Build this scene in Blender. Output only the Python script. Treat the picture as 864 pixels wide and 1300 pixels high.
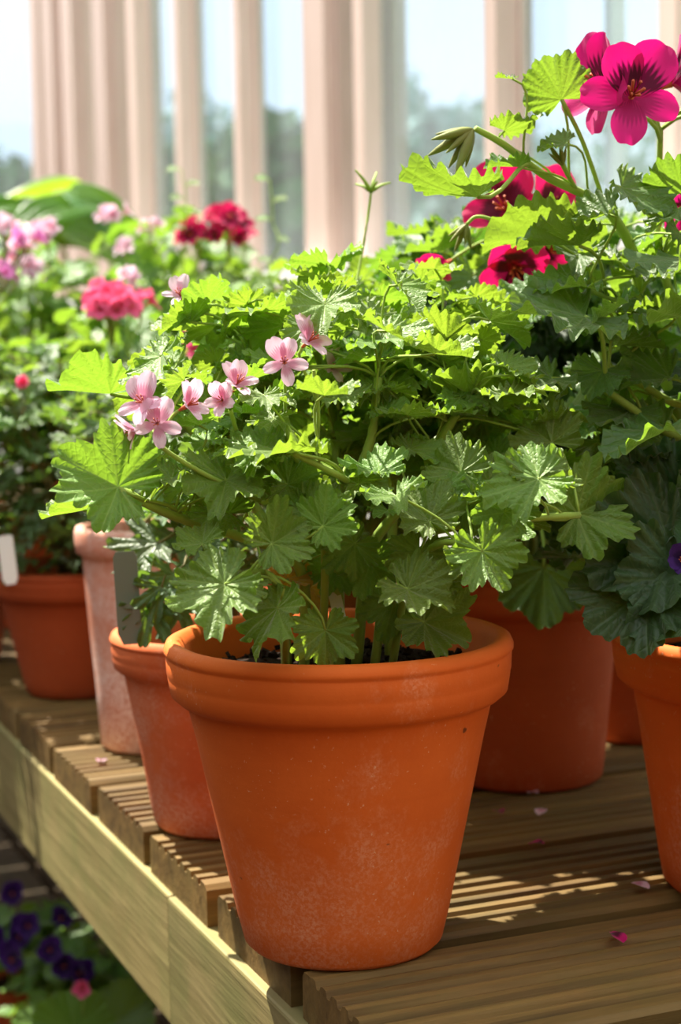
import bpy, math, random
from mathutils import Vector, Matrix, noise

for o in list(bpy.data.objects):
    bpy.data.objects.remove(o, do_unlink=True)
scene = bpy.context.scene
COL = scene.collection
V = Vector
RNG = random.Random(7)

# ------------------------------------------------------------------ camera
F = 2150.0                                   # focal length in pixels of the 864 x 1300 frame
CAM_H = 0.341
PITCH = math.atan(210.0 / F)
ROLL = math.radians(-1.0)
cam_data = bpy.data.cameras.new('camera')
cam = bpy.data.objects.new('camera', cam_data)
COL.objects.link(cam)
cam_data.sensor_fit = 'VERTICAL'
cam_data.sensor_height = 36.0
cam_data.sensor_width = 24.0
cam_data.lens = F * 36.0 / 1300.0
cam_data.clip_start = 0.02
cam_data.clip_end = 400
CAM_R = Matrix.Rotation(math.pi / 2 - PITCH, 3, 'X') @ Matrix.Rotation(ROLL, 3, 'Z')
cam.matrix_world = Matrix.Translation((0, 0, CAM_H)) @ CAM_R.to_4x4()
cam_data.dof.use_dof = True
cam_data.dof.focus_distance = 0.91
cam_data.dof.aperture_fstop = 8.2
scene.camera = cam

# ------------------------------------------------------------------ light
SUN_DIR = V((-0.33, 0.37, 0.87)).normalized()        # towards the sun
sun_data = bpy.data.lights.new('sun', 'SUN')
sun_data.energy = 15.0
sun_data.angle = math.radians(0.6)
sun_data.color = (1.0, 0.93, 0.80)
sun = bpy.data.objects.new('sun', sun_data)
sun.rotation_euler = SUN_DIR.to_track_quat('Z', 'Y').to_euler()
sun.location = SUN_DIR * 20
COL.objects.link(sun)

world = bpy.data.worlds.new('world')
scene.world = world
world.use_nodes = True
nt = world.node_tree
nt.nodes.clear()
w_out = nt.nodes.new('ShaderNodeOutputWorld')
w_bg = nt.nodes.new('ShaderNodeBackground')
w_tc = nt.nodes.new('ShaderNodeTexCoord')
w_no = nt.nodes.new('ShaderNodeTexNoise')
w_no.inputs['Scale'].default_value = 2.2
w_no.inputs['Detail'].default_value = 5
w_ra = nt.nodes.new('ShaderNodeValToRGB')
w_ra.color_ramp.elements[0].position = 0.38
w_ra.color_ramp.elements[0].color = (0.74, 0.87, 1.0, 1)
w_ra.color_ramp.elements[1].position = 0.62
w_ra.color_ramp.elements[1].color = (1.0, 0.99, 0.97, 1)
nt.links.new(w_tc.outputs['Generated'], w_no.inputs['Vector'])
nt.links.new(w_no.outputs['Fac'], w_ra.inputs['Fac'])
nt.links.new(w_ra.outputs['Color'], w_bg.inputs['Color'])
w_bg.inputs['Strength'].default_value = 1.9
nt.links.new(w_bg.outputs['Background'], w_out.inputs['Surface'])

scene.view_settings.view_transform = 'Standard'
scene.view_settings.look = 'None'
scene.view_settings.exposure = 0.0
scene.view_settings.gamma = 1.0
scene.view_settings.use_curve_mapping = False


# ------------------------------------------------------------------ helpers
def ray(px, py):
    return CAM_R @ V(((px - 432.0) / F, -(py - 650.0) / F, -1.0))


def P(px, py, Y):
    d = ray(px, py)
    return V((0, 0, CAM_H)) + d * (Y / d.y)


def G(px, py, z=0.0):
    d = ray(px, py)
    return V((0, 0, CAM_H)) + d * ((z - CAM_H) / d.z)


class MB:
    """collects geometry for one mesh"""
    def __init__(self):
        self.v = []
        self.f = []

    def tube(self, pts, r0, r1, sides=6, cap=True):
        n = len(pts)
        base = len(self.v)
        up = V((0.13, 0.21, 0.97)).normalized()
        for i, p in enumerate(pts):
            t = (pts[min(i + 1, n - 1)] - pts[max(i - 1, 0)])
            if t.length < 1e-9:
                t = V((0, 0, 1))
            t.normalize()
            a = t.cross(up)
            if a.length < 0.05:
                a = t.cross(V((1, 0, 0)))
            a.normalize()
            b = t.cross(a)
            r = r0 + (r1 - r0) * i / (n - 1)
            for k in range(sides):
                th = 2 * math.pi * k / sides
                self.v.append(p + a * (r * math.cos(th)) + b * (r * math.sin(th)))
        for i in range(n - 1):
            for k in range(sides):
                k2 = (k + 1) % sides
                self.f.append((base + i * sides + k, base + i * sides + k2,
                               base + (i + 1) * sides + k2, base + (i + 1) * sides + k))
        if cap:
            self.f.append(tuple(base + k for k in range(sides))[::-1])
            self.f.append(tuple(base + (n - 1) * sides + k for k in range(sides)))

    def lathe(self, prof, seg=72, center=V((0, 0, 0)), wob=0.0, seed=0):
        base = len(self.v)
        for (r, z) in prof:
            for k in range(seg):
                th = 2 * math.pi * k / seg
                rr = r
                if wob:
                    rr = r * (1 + wob * noise.noise(V((math.cos(th) * 1.5 + seed, math.sin(th) * 1.5, z * 14))))
                self.v.append(center + V((rr * math.cos(th), rr * math.sin(th), z)))
        for i in range(len(prof) - 1):
            for k in range(seg):
                k2 = (k + 1) % seg
                self.f.append((base + i * seg + k, base + i * seg + k2,
                               base + (i + 1) * seg + k2, base + (i + 1) * seg + k))

    def box(self, c, sx, sy, sz, M=None):
        base = len(self.v)
        for dx in (-1, 1):
            for dy in (-1, 1):
                for dz in (-1, 1):
                    q = V((dx * sx / 2, dy * sy / 2, dz * sz / 2))
                    if M is not None:
                        q = M @ q
                    self.v.append(V(c) + q)
        for q in ((0, 1, 3, 2), (4, 6, 7, 5), (0, 4, 5, 1), (2, 3, 7, 6), (0, 2, 6, 4), (1, 5, 7, 3)):
            self.f.append(tuple(base + i for i in q))

    def mesh(self, name, mat, smooth=True, origin=None):
        me = bpy.data.meshes.new(name)
        vs = self.v if origin is None else [q - origin for q in self.v]
        me.from_pydata([tuple(q) for q in vs], [], self.f)
        if smooth:
            me.polygons.foreach_set('use_smooth', [True] * len(me.polygons))
        if mat:
            me.materials.append(mat)
        me.update()
        return me


def add(name, data, parent=None, M=None):
    """link an object; M is a world matrix, parents carry a pure translation unless given"""
    o = bpy.data.objects.new(name, data)
    COL.objects.link(o)
    if parent is not None:
        o.parent = parent
        if M is not None:
            o.matrix_local = Matrix.Translation(-V(parent.location)) @ M
        else:
            o.matrix_local = Matrix.Translation(-V(parent.location))
    elif M is not None:
        o.matrix_world = M
    return o


def thing(name, loc, label, cat, group=None):
    o = bpy.data.objects.new(name, None)
    COL.objects.link(o)
    o.location = loc
    o.empty_display_size = 0.02
    o['label'] = label
    o['category'] = cat
    if group:
        o['group'] = group
    return o


def tag(o, label, cat, group=None):
    o['label'] = label
    o['category'] = cat
    if group:
        o['group'] = group
    return o


def structure(o, label=None):
    o['kind'] = 'structure'
    if label:
        o['label'] = label
    return o


def spline(pts, per=5):
    """Catmull-Rom through pts"""
    if len(pts) < 3:
        return [pts[0].lerp(pts[-1], i / per) for i in range(per + 1)]
    q = [pts[0] * 2 - pts[1]] + list(pts) + [pts[-1] * 2 - pts[-2]]
    out = []
    for i in range(1, len(q) - 2):
        a, b, c, d = q[i - 1], q[i], q[i + 1], q[i + 2]
        for k in range(per):
            t = k / per
            out.append(0.5 * ((2 * b) + (c - a) * t + (2 * a - 5 * b + 4 * c - d) * t * t
                              + (3 * b - a - 3 * c + d) * t ** 3))
    out.append(V(pts[-1]))
    return out


def bez(a, b, c, d, n=6):
    out = []
    for i in range(n + 1):
        t = i / n
        s = 1 - t
        out.append(a * s ** 3 + b * 3 * s * s * t + c * 3 * s * t * t + d * t ** 3)
    return out


# ------------------------------------------------------------------ materials
def new_mat(name):
    m = bpy.data.materials.new(name)
    m.use_nodes = True
    n = m.node_tree
    n.nodes.clear()
    out = n.nodes.new('ShaderNodeOutputMaterial')
    return m, n, out


class NT:
    def __init__(self, tree):
        self.t = tree

    def n(self, kind, **props):
        nd = self.t.nodes.new(kind)
        for k, v in props.items():
            setattr(nd, k, v)
        return nd

    def l(self, a, b):
        self.t.links.new(a, b)

    def val(self, sock, v):
        if hasattr(v, 'is_output') or isinstance(v, bpy.types.NodeSocket):
            self.l(v, sock)
        else:
            sock.default_value = v

    def math(self, op, a, b=None, c=None, clamp=False):
        nd = self.n('ShaderNodeMath', operation=op)
        nd.use_clamp = clamp
        self.val(nd.inputs[0], a)
        if b is not None:
            self.val(nd.inputs[1], b)
        if c is not None:
            self.val(nd.inputs[2], c)
        return nd.outputs[0]

    def mix(self, fac, a, b, blend='MIX'):
        nd = self.n('ShaderNodeMix', data_type='RGBA', blend_type=blend)
        self.val(nd.inputs[0], fac)
        self.val(nd.inputs[6], a)
        self.val(nd.inputs[7], b)
        return nd.outputs[2]

    def ramp(self, fac, stops):
        nd = self.n('ShaderNodeValToRGB')
        el = nd.color_ramp.elements
        el[0].position, el[0].color = stops[0][0], stops[0][1]
        el[1].position, el[1].color = stops[-1][0], stops[-1][1]
        for p, c in stops[1:-1]:
            e = el.new(p)
            e.color = c
        self.val(nd.inputs[0], fac)
        return nd.outputs[0]

    def noise(self, scale, detail=4, rough=0.55, vec=None, dist=0.0):
        nd = self.n('ShaderNodeTexNoise')
        nd.inputs['Scale'].default_value = scale
        nd.inputs['Detail'].default_value = detail
        nd.inputs['Roughness'].default_value = rough
        nd.inputs['Distortion'].default_value = dist
        if vec is not None:
            self.l(vec, nd.inputs['Vector'])
        return nd.outputs['Fac']

    def mapping(self, vec, scale=(1, 1, 1), loc=(0, 0, 0)):
        nd = self.n('ShaderNodeMapping')
        nd.inputs['Scale'].default_value = scale
        nd.inputs['Location'].default_value = loc
        self.l(vec, nd.inputs['Vector'])
        return nd.outputs[0]

    def bump(self, h, strength=0.3, dist=0.002):
        nd = self.n('ShaderNodeBump')
        nd.inputs['Strength'].default_value = strength
        nd.inputs['Distance'].default_value = dist
        self.l(h, nd.inputs['Height'])
        return nd.outputs[0]

    def pbsdf(self, col, rough=0.5, spec=0.5, normal=None):
        nd = self.n('ShaderNodeBsdfPrincipled')
        self.val(nd.inputs['Base Color'], col)
        self.val(nd.inputs['Roughness'], rough)
        self.val(nd.inputs['Specular IOR Level'], spec)
        if normal is not None:
            self.l(normal, nd.inputs['Normal'])
        return nd


def c(r, g, b):
    """sRGB 0..255 to linear rgba"""
    f = lambda x: (x / 255 / 12.92) if x / 255 <= 0.04045 else ((x / 255 + 0.055) / 1.055) ** 2.4
    return (f(r), f(g), f(b), 1)


def mat_plain(name, col, rough=0.6, spec=0.3, nscale=30, namt=0.15, bump=0.1):
    m, n, out = new_mat(name)
    k = NT(n)
    tc = k.n('ShaderNodeTexCoord').outputs['Object']
    nz = k.noise(nscale, 4, 0.6, tc)
    dark = tuple(x * (1 - namt) for x in col[:3]) + (1,)
    lite = tuple(min(1, x * (1 + namt)) for x in col[:3]) + (1,)
    colr = k.mix(nz, dark, lite)
    b = k.pbsdf(colr, rough, spec, k.bump(nz, bump, 0.002))
    k.l(b.outputs[0], out.inputs[0])
    return m


def mat_terracotta(name, main, deep, pale, pale_amt, seed=0.0, low_amt=0.5):
    m, n, out = new_mat(name)
    k = NT(n)
    tc = k.n('ShaderNodeTexCoord').outputs['Object']
    v = k.mapping(tc, (1, 1, 1), (seed, seed * 0.7, 0))
    big = k.noise(9, 5, 0.6, v)
    ring = k.noise(1.0, 4, 0.6, k.mapping(v, (6, 6, 90)))
    col = k.mix(k.ramp(big, [(0.32, (0, 0, 0, 1)), (0.68, (1, 1, 1, 1))]), deep, main)
    col = k.mix(k.math('MULTIPLY', ring, 0.35), col, tuple(x * 1.25 for x in main[:3]) + (1,))
    # lime bloom: broad patches broken up by grain, plus tiny specks
    patch = k.noise(13, 6, 0.7, k.mapping(v, (1, 1, 0.8), (3.1, 1.7, seed + 0.3)))
    grain = k.noise(420, 3, 0.7, v)
    sx = k.n('ShaderNodeSeparateXYZ')
    k.l(tc, sx.inputs[0])
    lowz = k.math('SUBTRACT', 1.0, k.math('MULTIPLY', sx.outputs[2], 8.5), clamp=True)
    thr = k.math('ADD', patch, k.math('MULTIPLY', lowz, 0.10 * low_amt))
    pm = k.ramp(thr, [(0.56 - pale_amt * 0.2, (0, 0, 0, 1)), (0.74 - pale_amt * 0.2, (1, 1, 1, 1))])
    gm = k.ramp(grain, [(0.42, (0.15, 0.15, 0.15, 1)), (0.62, (1, 1, 1, 1))])
    fac = k.math('MULTIPLY', k.math('MULTIPLY', pm, gm), min(1.0, 0.55 + pale_amt * 0.5))
    col = k.mix(fac, col, pale)
    speck = k.noise(420, 2, 0.5, k.mapping(v, (1, 1, 1), (9, 2, 4)))
    sm = k.ramp(speck, [(0.67, (0, 0, 0, 1)), (0.76, (1, 1, 1, 1))])
    mod = k.ramp(k.noise(17, 3, 0.6, v), [(0.45, (0, 0, 0, 1)), (0.6, (1, 1, 1, 1))])
    col = k.mix(k.math('MULTIPLY', k.math('MULTIPLY', sm, mod), 0.7), col, c(232, 190, 150))
    dk = k.ramp(k.noise(70, 2, 0.5, k.mapping(v, (1, 1, 1.6), (5, 5, 1))), [(0.76, (0, 0, 0, 1)), (0.80, (1, 1, 1, 1))])
    col = k.mix(k.math('MULTIPLY', dk, 0.8), col, c(60, 34, 22))
    h = k.math('ADD', k.math('MULTIPLY', grain, 0.5), k.math('MULTIPLY', ring, 0.6))
    b = k.pbsdf(col, 0.72, 0.25, k.bump(h, 0.35, 0.0008))
    k.l(b.outputs[0], out.inputs[0])
    return m


def mat_wood(name, light, dark, axis=0, green=None, gamt=0.0):
    m, n, out = new_mat(name)
    k = NT(n)
    tc = k.n('ShaderNodeTexCoord').outputs['Object']
    oi = k.n('ShaderNodeObjectInfo')
    va = k.n('ShaderNodeVectorMath', operation='ADD')
    k.l(tc, va.inputs[0])
    vm = k.n('ShaderNodeVectorMath', operation='SCALE')
    vm.inputs[0].default_value = (3.1, 5.7, 2.3)
    k.l(oi.outputs['Random'], vm.inputs['Scale'])
    k.l(vm.outputs[0], va.inputs[1])
    sc = [55, 55, 55]
    sc[axis] = 3.0
    grain = k.noise(1.0, 6, 0.65, k.mapping(va.outputs[0], tuple(sc)), 0.6)
    sc2 = [220, 220, 220]
    sc2[axis] = 9.0
    fine = k.noise(1.0, 3, 0.6, k.mapping(va.outputs[0], tuple(sc2)))
    blot = k.noise(14, 5, 0.6, va.outputs[0])
    col = k.mix(k.ramp(grain, [(0.33, (0, 0, 0, 1)), (0.66, (1, 1, 1, 1))]), dark, light)
    col = k.mix(k.math('MULTIPLY', fine, 0.45), col, tuple(x * 0.55 for x in dark[:3]) + (1,))
    if green is not None:
        gm = k.ramp(blot, [(0.42, (0, 0, 0, 1)), (0.68, (1, 1, 1, 1))])
        col = k.mix(k.math('MULTIPLY', gm, gamt), col, green)
    hsv = k.n('ShaderNodeHueSaturation')
    k.val(hsv.inputs['Value'], k.math('ADD', 0.86, k.math('MULTIPLY', oi.outputs['Random'], 0.3)))
    k.l(col, hsv.inputs['Color'])
    h = k.math('ADD', grain, k.math('MULTIPLY', fine, 0.7))
    b = k.pbsdf(hsv.outputs[0], 0.62, 0.3, k.bump(h, 0.45, 0.0012))
    k.l(b.outputs[0], out.inputs[0])
    return m


def mat_leaf(name, base, vein, trans, tfac=0.42, rough=0.50, spec=0.6, edge=None, vary=0.45, sheen=0.45):
    """UV holds (distance along the lobe's main vein, distance across it)"""
    m, n, out = new_mat(name)
    k = NT(n)
    uv = k.n('ShaderNodeUVMap', uv_map='UVMap').outputs[0]
    sp = k.n('ShaderNodeSeparateXYZ')
    k.l(uv, sp.inputs[0])
    u, vv = sp.outputs[0], sp.outputs[1]
    s = k.math('FRACT', k.math('MULTIPLY', k.math('SUBTRACT', u, k.math('MULTIPLY', vv, 0.9)), 6.5))
    tri = k.math('MINIMUM', s, k.math('SUBTRACT', 1.0, s))
    sec = k.math('SUBTRACT', 1.0, k.math('MULTIPLY', tri, 9.0), clamp=True)
    pri = k.math('SUBTRACT', 1.0, k.math('MULTIPLY', vv, 40.0), clamp=True)
    vm = k.math('MAXIMUM', pri, k.math('MULTIPLY', sec, 0.5))
    tc = k.n('ShaderNodeTexCoord').outputs['Object']
    oi = k.n('ShaderNodeObjectInfo').outputs['Random']
    nz = k.noise(3.5, 4, 0.6, tc)
    vo = k.n('ShaderNodeTexVoronoi', feature='DISTANCE_TO_EDGE')
    vo.inputs['Scale'].default_value = 9.0
    k.l(tc, vo.inputs['Vector'])
    blister = k.math('MULTIPLY', k.math('MINIMUM', vo.outputs['Distance'], 0.25), 3.0)
    col = k.mix(k.math('MULTIPLY', nz, 0.7), base, tuple(x * 0.62 for x in base[:3]) + (1,))
    col = k.mix(k.math('MULTIPLY', vm, 0.55), col, vein)
    hs = k.n('ShaderNodeHueSaturation')
    k.val(hs.inputs['Hue'], k.math('ADD', 0.485, k.math('MULTIPLY', oi, 0.03)))
    k.val(hs.inputs['Value'], k.math('ADD', 1 - vary * 0.5, k.math('MULTIPLY', oi, vary)))
    k.l(col, hs.inputs['Color'])
    tcol = k.mix(k.math('MULTIPLY', vm, 0.35), trans, tuple(x * 0.55 for x in trans[:3]) + (1,))
    hs2 = k.n('ShaderNodeHueSaturation')
    k.val(hs2.inputs['Hue'], k.math('ADD', 0.49, k.math('MULTIPLY', oi, 0.02)))
    k.l(tcol, hs2.inputs['Color'])
    h = k.math('SUBTRACT', k.math('MULTIPLY', blister, 0.8), k.math('MULTIPLY', vm, 0.9))
    nrm = k.bump(h, 0.35, 0.0012)
    b = k.pbsdf(hs.outputs[0], rough, spec, nrm)
    b.inputs['Sheen Weight'].default_value = sheen
    b.inputs['Sheen Roughness'].default_value = 0.4
    t = k.n('ShaderNodeBsdfTranslucent')
    k.l(hs2.outputs[0], t.inputs['Color'])
    k.l(nrm, t.inputs['Normal'])
    mx = k.n('ShaderNodeMixShader')
    mx.inputs[0].default_value = tfac
    k.l(b.outputs[0], mx.inputs[1])
    k.l(t.outputs[0], mx.inputs[2])
    k.l(mx.outputs[0], out.inputs[0])
    return m


def mat_stem(name, a, b_):
    m, n, out = new_mat(name)
    k = NT(n)
    tc = k.n('ShaderNodeTexCoord').outputs['Object']
    nz = k.noise(60, 4, 0.6, tc)
    col = k.mix(nz, a, b_)
    p = k.pbsdf(col, 0.5, 0.35, k.bump(k.noise(900, 2, 0.6, tc), 0.4, 0.0006))
    p.inputs['Sheen Weight'].default_value = 0.12
    t = k.n('ShaderNodeBsdfTranslucent')
    k.l(col, t.inputs['Color'])
    mx = k.n('ShaderNodeMixShader')
    mx.inputs[0].default_value = 0.2
    k.l(p.outputs[0], mx.inputs[1])
    k.l(t.outputs[0], mx.inputs[2])
    k.l(mx.outputs[0], out.inputs[0])
    return m


def mat_petal(name, main, pale, blotch, blotch_amt=0.9, streak=True, tfac=0.4):
    """UV: u along the petal from the claw, v across -1..1"""
    m, n, out = new_mat(name)
    k = NT(n)
    uv = k.n('ShaderNodeUVMap', uv_map='UVMap').outputs[0]
    sp = k.n('ShaderNodeSeparateXYZ')
    k.l(uv, sp.inputs[0])
    u, v = sp.outputs[0], sp.outputs[1]
    tc = k.n('ShaderNodeTexCoord').outputs['Object']
    nz = k.noise(2.5, 4, 0.6, tc)
    col = k.mix(k.math('MULTIPLY', nz, 0.6), main, pale)
    va = k.math('ABSOLUTE', v)
    st = k.math('SINE', k.math('MULTIPLY', v, 26.0))
    reach = k.math('ADD', k.math('ADD', 0.23, k.math('MULTIPLY', st, 0.08 if streak else 0.02)), k.math('MULTIPLY', nz, 0.30))
    d = k.math('SUBTRACT', k.math('SUBTRACT', reach, k.math('MULTIPLY', va, 0.18)), k.math('MULTIPLY', k.math('ABSOLUTE', k.math('SUBTRACT', u, 0.32)), 1.1))
    bm = k.math('MULTIPLY', k.math('MULTIPLY', d, 6.0, clamp=True), blotch_amt)
    col = k.mix(bm, col, blotch)
    p = k.pbsdf(col, 0.55, 0.25, k.bump(k.noise(1.0, 3, 0.6, k.mapping(uv, (4, 24, 1))), 0.25, 0.0008))
    p.inputs['Sheen Weight'].default_value = 0.2
    t = k.n('ShaderNodeBsdfTranslucent')
    k.l(col, t.inputs['Color'])
    mx = k.n('ShaderNodeMixShader')
    mx.inputs[0].default_value = tfac
    k.l(p.outputs[0], mx.inputs[1])
    k.l(t.outputs[0], mx.inputs[2])
    k.l(mx.outputs[0], out.inputs[0])
    return m


def mat_glass(name):
    m, n, out = new_mat(name)
    k = NT(n)
    t = k.n('ShaderNodeBsdfTransparent')
    t.inputs[0].default_value = (0.78, 0.83, 0.86, 1)
    g = k.n('ShaderNodeBsdfGlossy')
    g.inputs['Roughness'].default_value = 0.05
    d = k.n('ShaderNodeBsdfDiffuse')
    d.inputs[0].default_value = (0.8, 0.82, 0.82, 1)
    m1 = k.n('ShaderNodeMixShader')
    m1.inputs[0].default_value = 0.05
    k.l(t.outputs[0], m1.inputs[1])
    k.l(g.outputs[0], m1.inputs[2])
    m2 = k.n('ShaderNodeMixShader')
    tc = k.n('ShaderNodeTexCoord').outputs['Object']
    dirt = k.math('MULTIPLY', k.noise(3, 4, 0.6, k.mapping(tc, (3, 3, 1))), 0.22)
    k.l(dirt, m2.inputs[0])
    k.l(m1.outputs[0], m2.inputs[1])
    k.l(d.outputs[0], m2.inputs[2])
    k.l(m2.outputs[0], out.inputs[0])
    return m


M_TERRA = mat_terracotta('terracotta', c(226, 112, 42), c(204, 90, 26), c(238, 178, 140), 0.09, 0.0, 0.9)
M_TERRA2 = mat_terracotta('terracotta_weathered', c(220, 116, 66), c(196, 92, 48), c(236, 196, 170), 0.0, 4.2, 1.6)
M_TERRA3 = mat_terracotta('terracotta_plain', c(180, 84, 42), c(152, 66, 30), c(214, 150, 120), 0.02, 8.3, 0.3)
M_PALE = mat_terracotta('terracotta_limed', c(214, 146, 118), c(188, 104, 74), c(244, 224, 212), 0.75, 2.7, 0.8)
M_SOIL = mat_plain('potting_soil', c(44, 32, 24), 0.9, 0.1, 180, 0.7, 1.0)
M_PERLITE = mat_plain('perlite', c(190, 170, 150), 0.8, 0.2, 200, 0.2, 0.2)
M_BOARD = mat_wood('decking_wood', c(142, 112, 62), c(84, 62, 30), 0, c(98, 90, 46), 0.4)
M_RAIL = mat_wood('rail_wood', c(170, 154, 104), c(124, 112, 66), 0, c(112, 116, 66), 0.6)
M_LEG = mat_wood('leg_wood', c(104, 82, 54), c(64, 50, 32), 2, c(64, 62, 38), 0.4)
M_FRAME = mat_wood('painted_frame_wood', c(230, 206, 194), c(214, 188, 174), 2)
M_WALL = mat_plain('white_render', c(226, 226, 224), 0.8, 0.2, 12, 0.06, 0.1)
M_BRICK = mat_plain('brown_wall', c(112, 84, 66), 0.85, 0.15, 14, 0.3, 0.4)
M_FLOOR = mat_plain('dark_soil_floor', c(40, 30, 24), 0.9, 0.1, 20, 0.4, 0.5)
M_LAWN = mat_plain('lawn', c(86, 128, 58), 0.9, 0.1, 6, 0.3, 0.5)
M_GLASS = mat_glass('greenhouse_glass')
M_LABEL_G = mat_plain('grey_plastic', c(116, 124, 108), 0.45, 0.4, 40, 0.08, 0.05)
M_LABEL_W = mat_plain('white_plastic', c(228, 226, 216), 0.45, 0.4, 40, 0.05, 0.05)

M_LEAF = mat_leaf('scented_geranium_leaf', c(112, 148, 46), c(164, 190, 90), c(148, 182, 50), 0.44)
M_LEAF_R = mat_leaf('regal_geranium_leaf', c(82, 122, 46), c(140, 170, 86), c(142, 178, 48), 0.40, 0.46, 0.6)
M_LEAF_D = mat_leaf('dark_geranium_leaf', c(52, 86, 40), c(90, 122, 66), c(96, 138, 34), 0.36)
M_LEAF_B = mat_leaf('bedding_geranium_leaf', c(92, 136, 42), c(146, 178, 80), c(142, 180, 48), 0.42, 0.42, 0.6)
M_LEAF_F = mat_leaf('fine_geranium_leaf', c(84, 116, 62), c(132, 158, 98), c(128, 164, 52), 0.38, 0.4)
M_LEAF_H = mat_leaf('ribbed_leaf', c(76, 122, 44), c(150, 180, 90), c(160, 200, 40), 0.45, 0.3, 0.6)
M_LEAF_Y = mat_leaf('yellowed_leaf', c(196, 150, 44), c(214, 180, 90), c(226, 170, 30), 0.4)
M_STEM = mat_stem('green_stem', c(138, 170, 58), c(176, 200, 92))
M_STEM_D = mat_stem('brown_stem', c(104, 92, 50), c(140, 130, 70))
M_PINK = mat_petal('pale_pink_petal', c(246, 200, 224), c(252, 230, 240), c(206, 90, 140), 0.65)
M_PINK_P = mat_petal('faded_pink_petal', c(232, 196, 216), c(244, 224, 234), c(206, 130, 160), 0.4)
M_MAG = mat_petal('magenta_petal', c(206, 8, 108), c(228, 30, 138), c(70, 0, 34), 0.95)
M_MAG_L = mat_petal('magenta_lower_petal', c(214, 12, 116), c(232, 40, 146), c(120, 0, 60), 0.5)
M_RED = mat_petal('crimson_petal', c(206, 10, 84), c(228, 28, 112), c(70, 0, 28), 0.9, False)
M_ROSE = mat_petal('rose_pink_petal', c(238, 84, 138), c(248, 146, 178), c(214, 40, 100), 0.3, False)
M_LILAC = mat_petal('lilac_petal', c(226, 120, 198), c(240, 178, 222), c(180, 50, 140), 0.5, False)
M_VIOLA = mat_petal('violet_petal', c(56, 20, 104), c(96, 44, 140), c(30, 6, 60), 0.6, False)
M_STAMEN = mat_plain('stamen', c(196, 96, 60), 0.5, 0.3, 200, 0.3, 0.1)
M_BUD = mat_stem('green_bud', c(128, 160, 60), c(130, 110, 56))

# ------------------------------------------------------------------ setting
ANG = math.atan2(0.3846, 0.9231)
NV = V((0.9231, 0.3846, 0))                # across the bench, away from its front edge
WV = V((-0.3846, 0.9231, 0))               # along the bench, away from the camera
RB = Matrix(((NV.x, WV.x, 0), (NV.y, WV.y, 0), (0, 0, 1)))   # bench frame: x across, y along
EDGE_N = 0.322                             # distance of the bench's front edge from the camera foot
WALL_N = 1.25


def B(nn, tt, z=0.0):
    return NV * nn + WV * tt + V((0, 0, z))


def bench_box(name, n0, n1, t0, t1, z0, z1, mat, parent=None):
    mb = MB()
    ctr = B((n0 + n1) / 2, (t0 + t1) / 2, (z0 + z1) / 2)
    mb.box((0, 0, 0), n1 - n0, t1 - t0, z1 - z0)
    me = mb.mesh(name, mat, smooth=False)
    M = Matrix.Translation(ctr) @ RB.to_4x4()
    return add(name, me, parent, M)


FLOOR_Z = -0.82
o = structure(bench_box('floor', -2.2, WALL_N + 0.05, -2.0, 7.6, FLOOR_Z - 0.1, FLOOR_Z, M_FLOOR), 'dark earth floor under the bench')
o = structure(bench_box('wall_back', WALL_N + 0.0, WALL_N + 0.12, -2.0, 7.6, FLOOR_Z, 0.46, M_WALL), 'low white wall below the windows')
o = structure(bench_box('added_wall_front', -1.5, -1.38, -1.4, 7.6, FLOOR_Z, 1.35, M_BRICK), 'added brown wall across the aisle, out of view, blocks low sky light')  # unseen wall added to keep low skylight off the pots and bench
o = structure(bench_box('added_wall_right', -1.5, WALL_N + .12, -1.42, -1.30, FLOOR_Z, 1.7, M_BRICK), 'added brown end wall behind the camera, cuts the fill light')  # put up out of view to hold back sky fill from behind
o = structure(bench_box('added_wall_left', -1.5, WALL_N + .12, 7.6, 7.72, FLOOR_Z, 1.35, M_BRICK), 'added brown end wall at the far end, out of view')  # unseen, added to stop low light reaching under the bench
o = structure(bench_box('lawn', WALL_N + 0.12, 60, -40, 60, FLOOR_Z - 0.12, FLOOR_Z - 0.02, M_LAWN), 'lawn outside the glass')
o = structure(bench_box('trim_1', WALL_N - 0.06, WALL_N + 0.14, -2.0, 7.6, 0.46, 0.495, M_WALL), 'pale window sill')
HEAD_Z = 2.1
o = structure(bench_box('trim_2', WALL_N, WALL_N + 0.12, -2.0, 7.6, HEAD_Z, HEAD_Z + 0.12, M_FRAME), 'window head beam')
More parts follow.
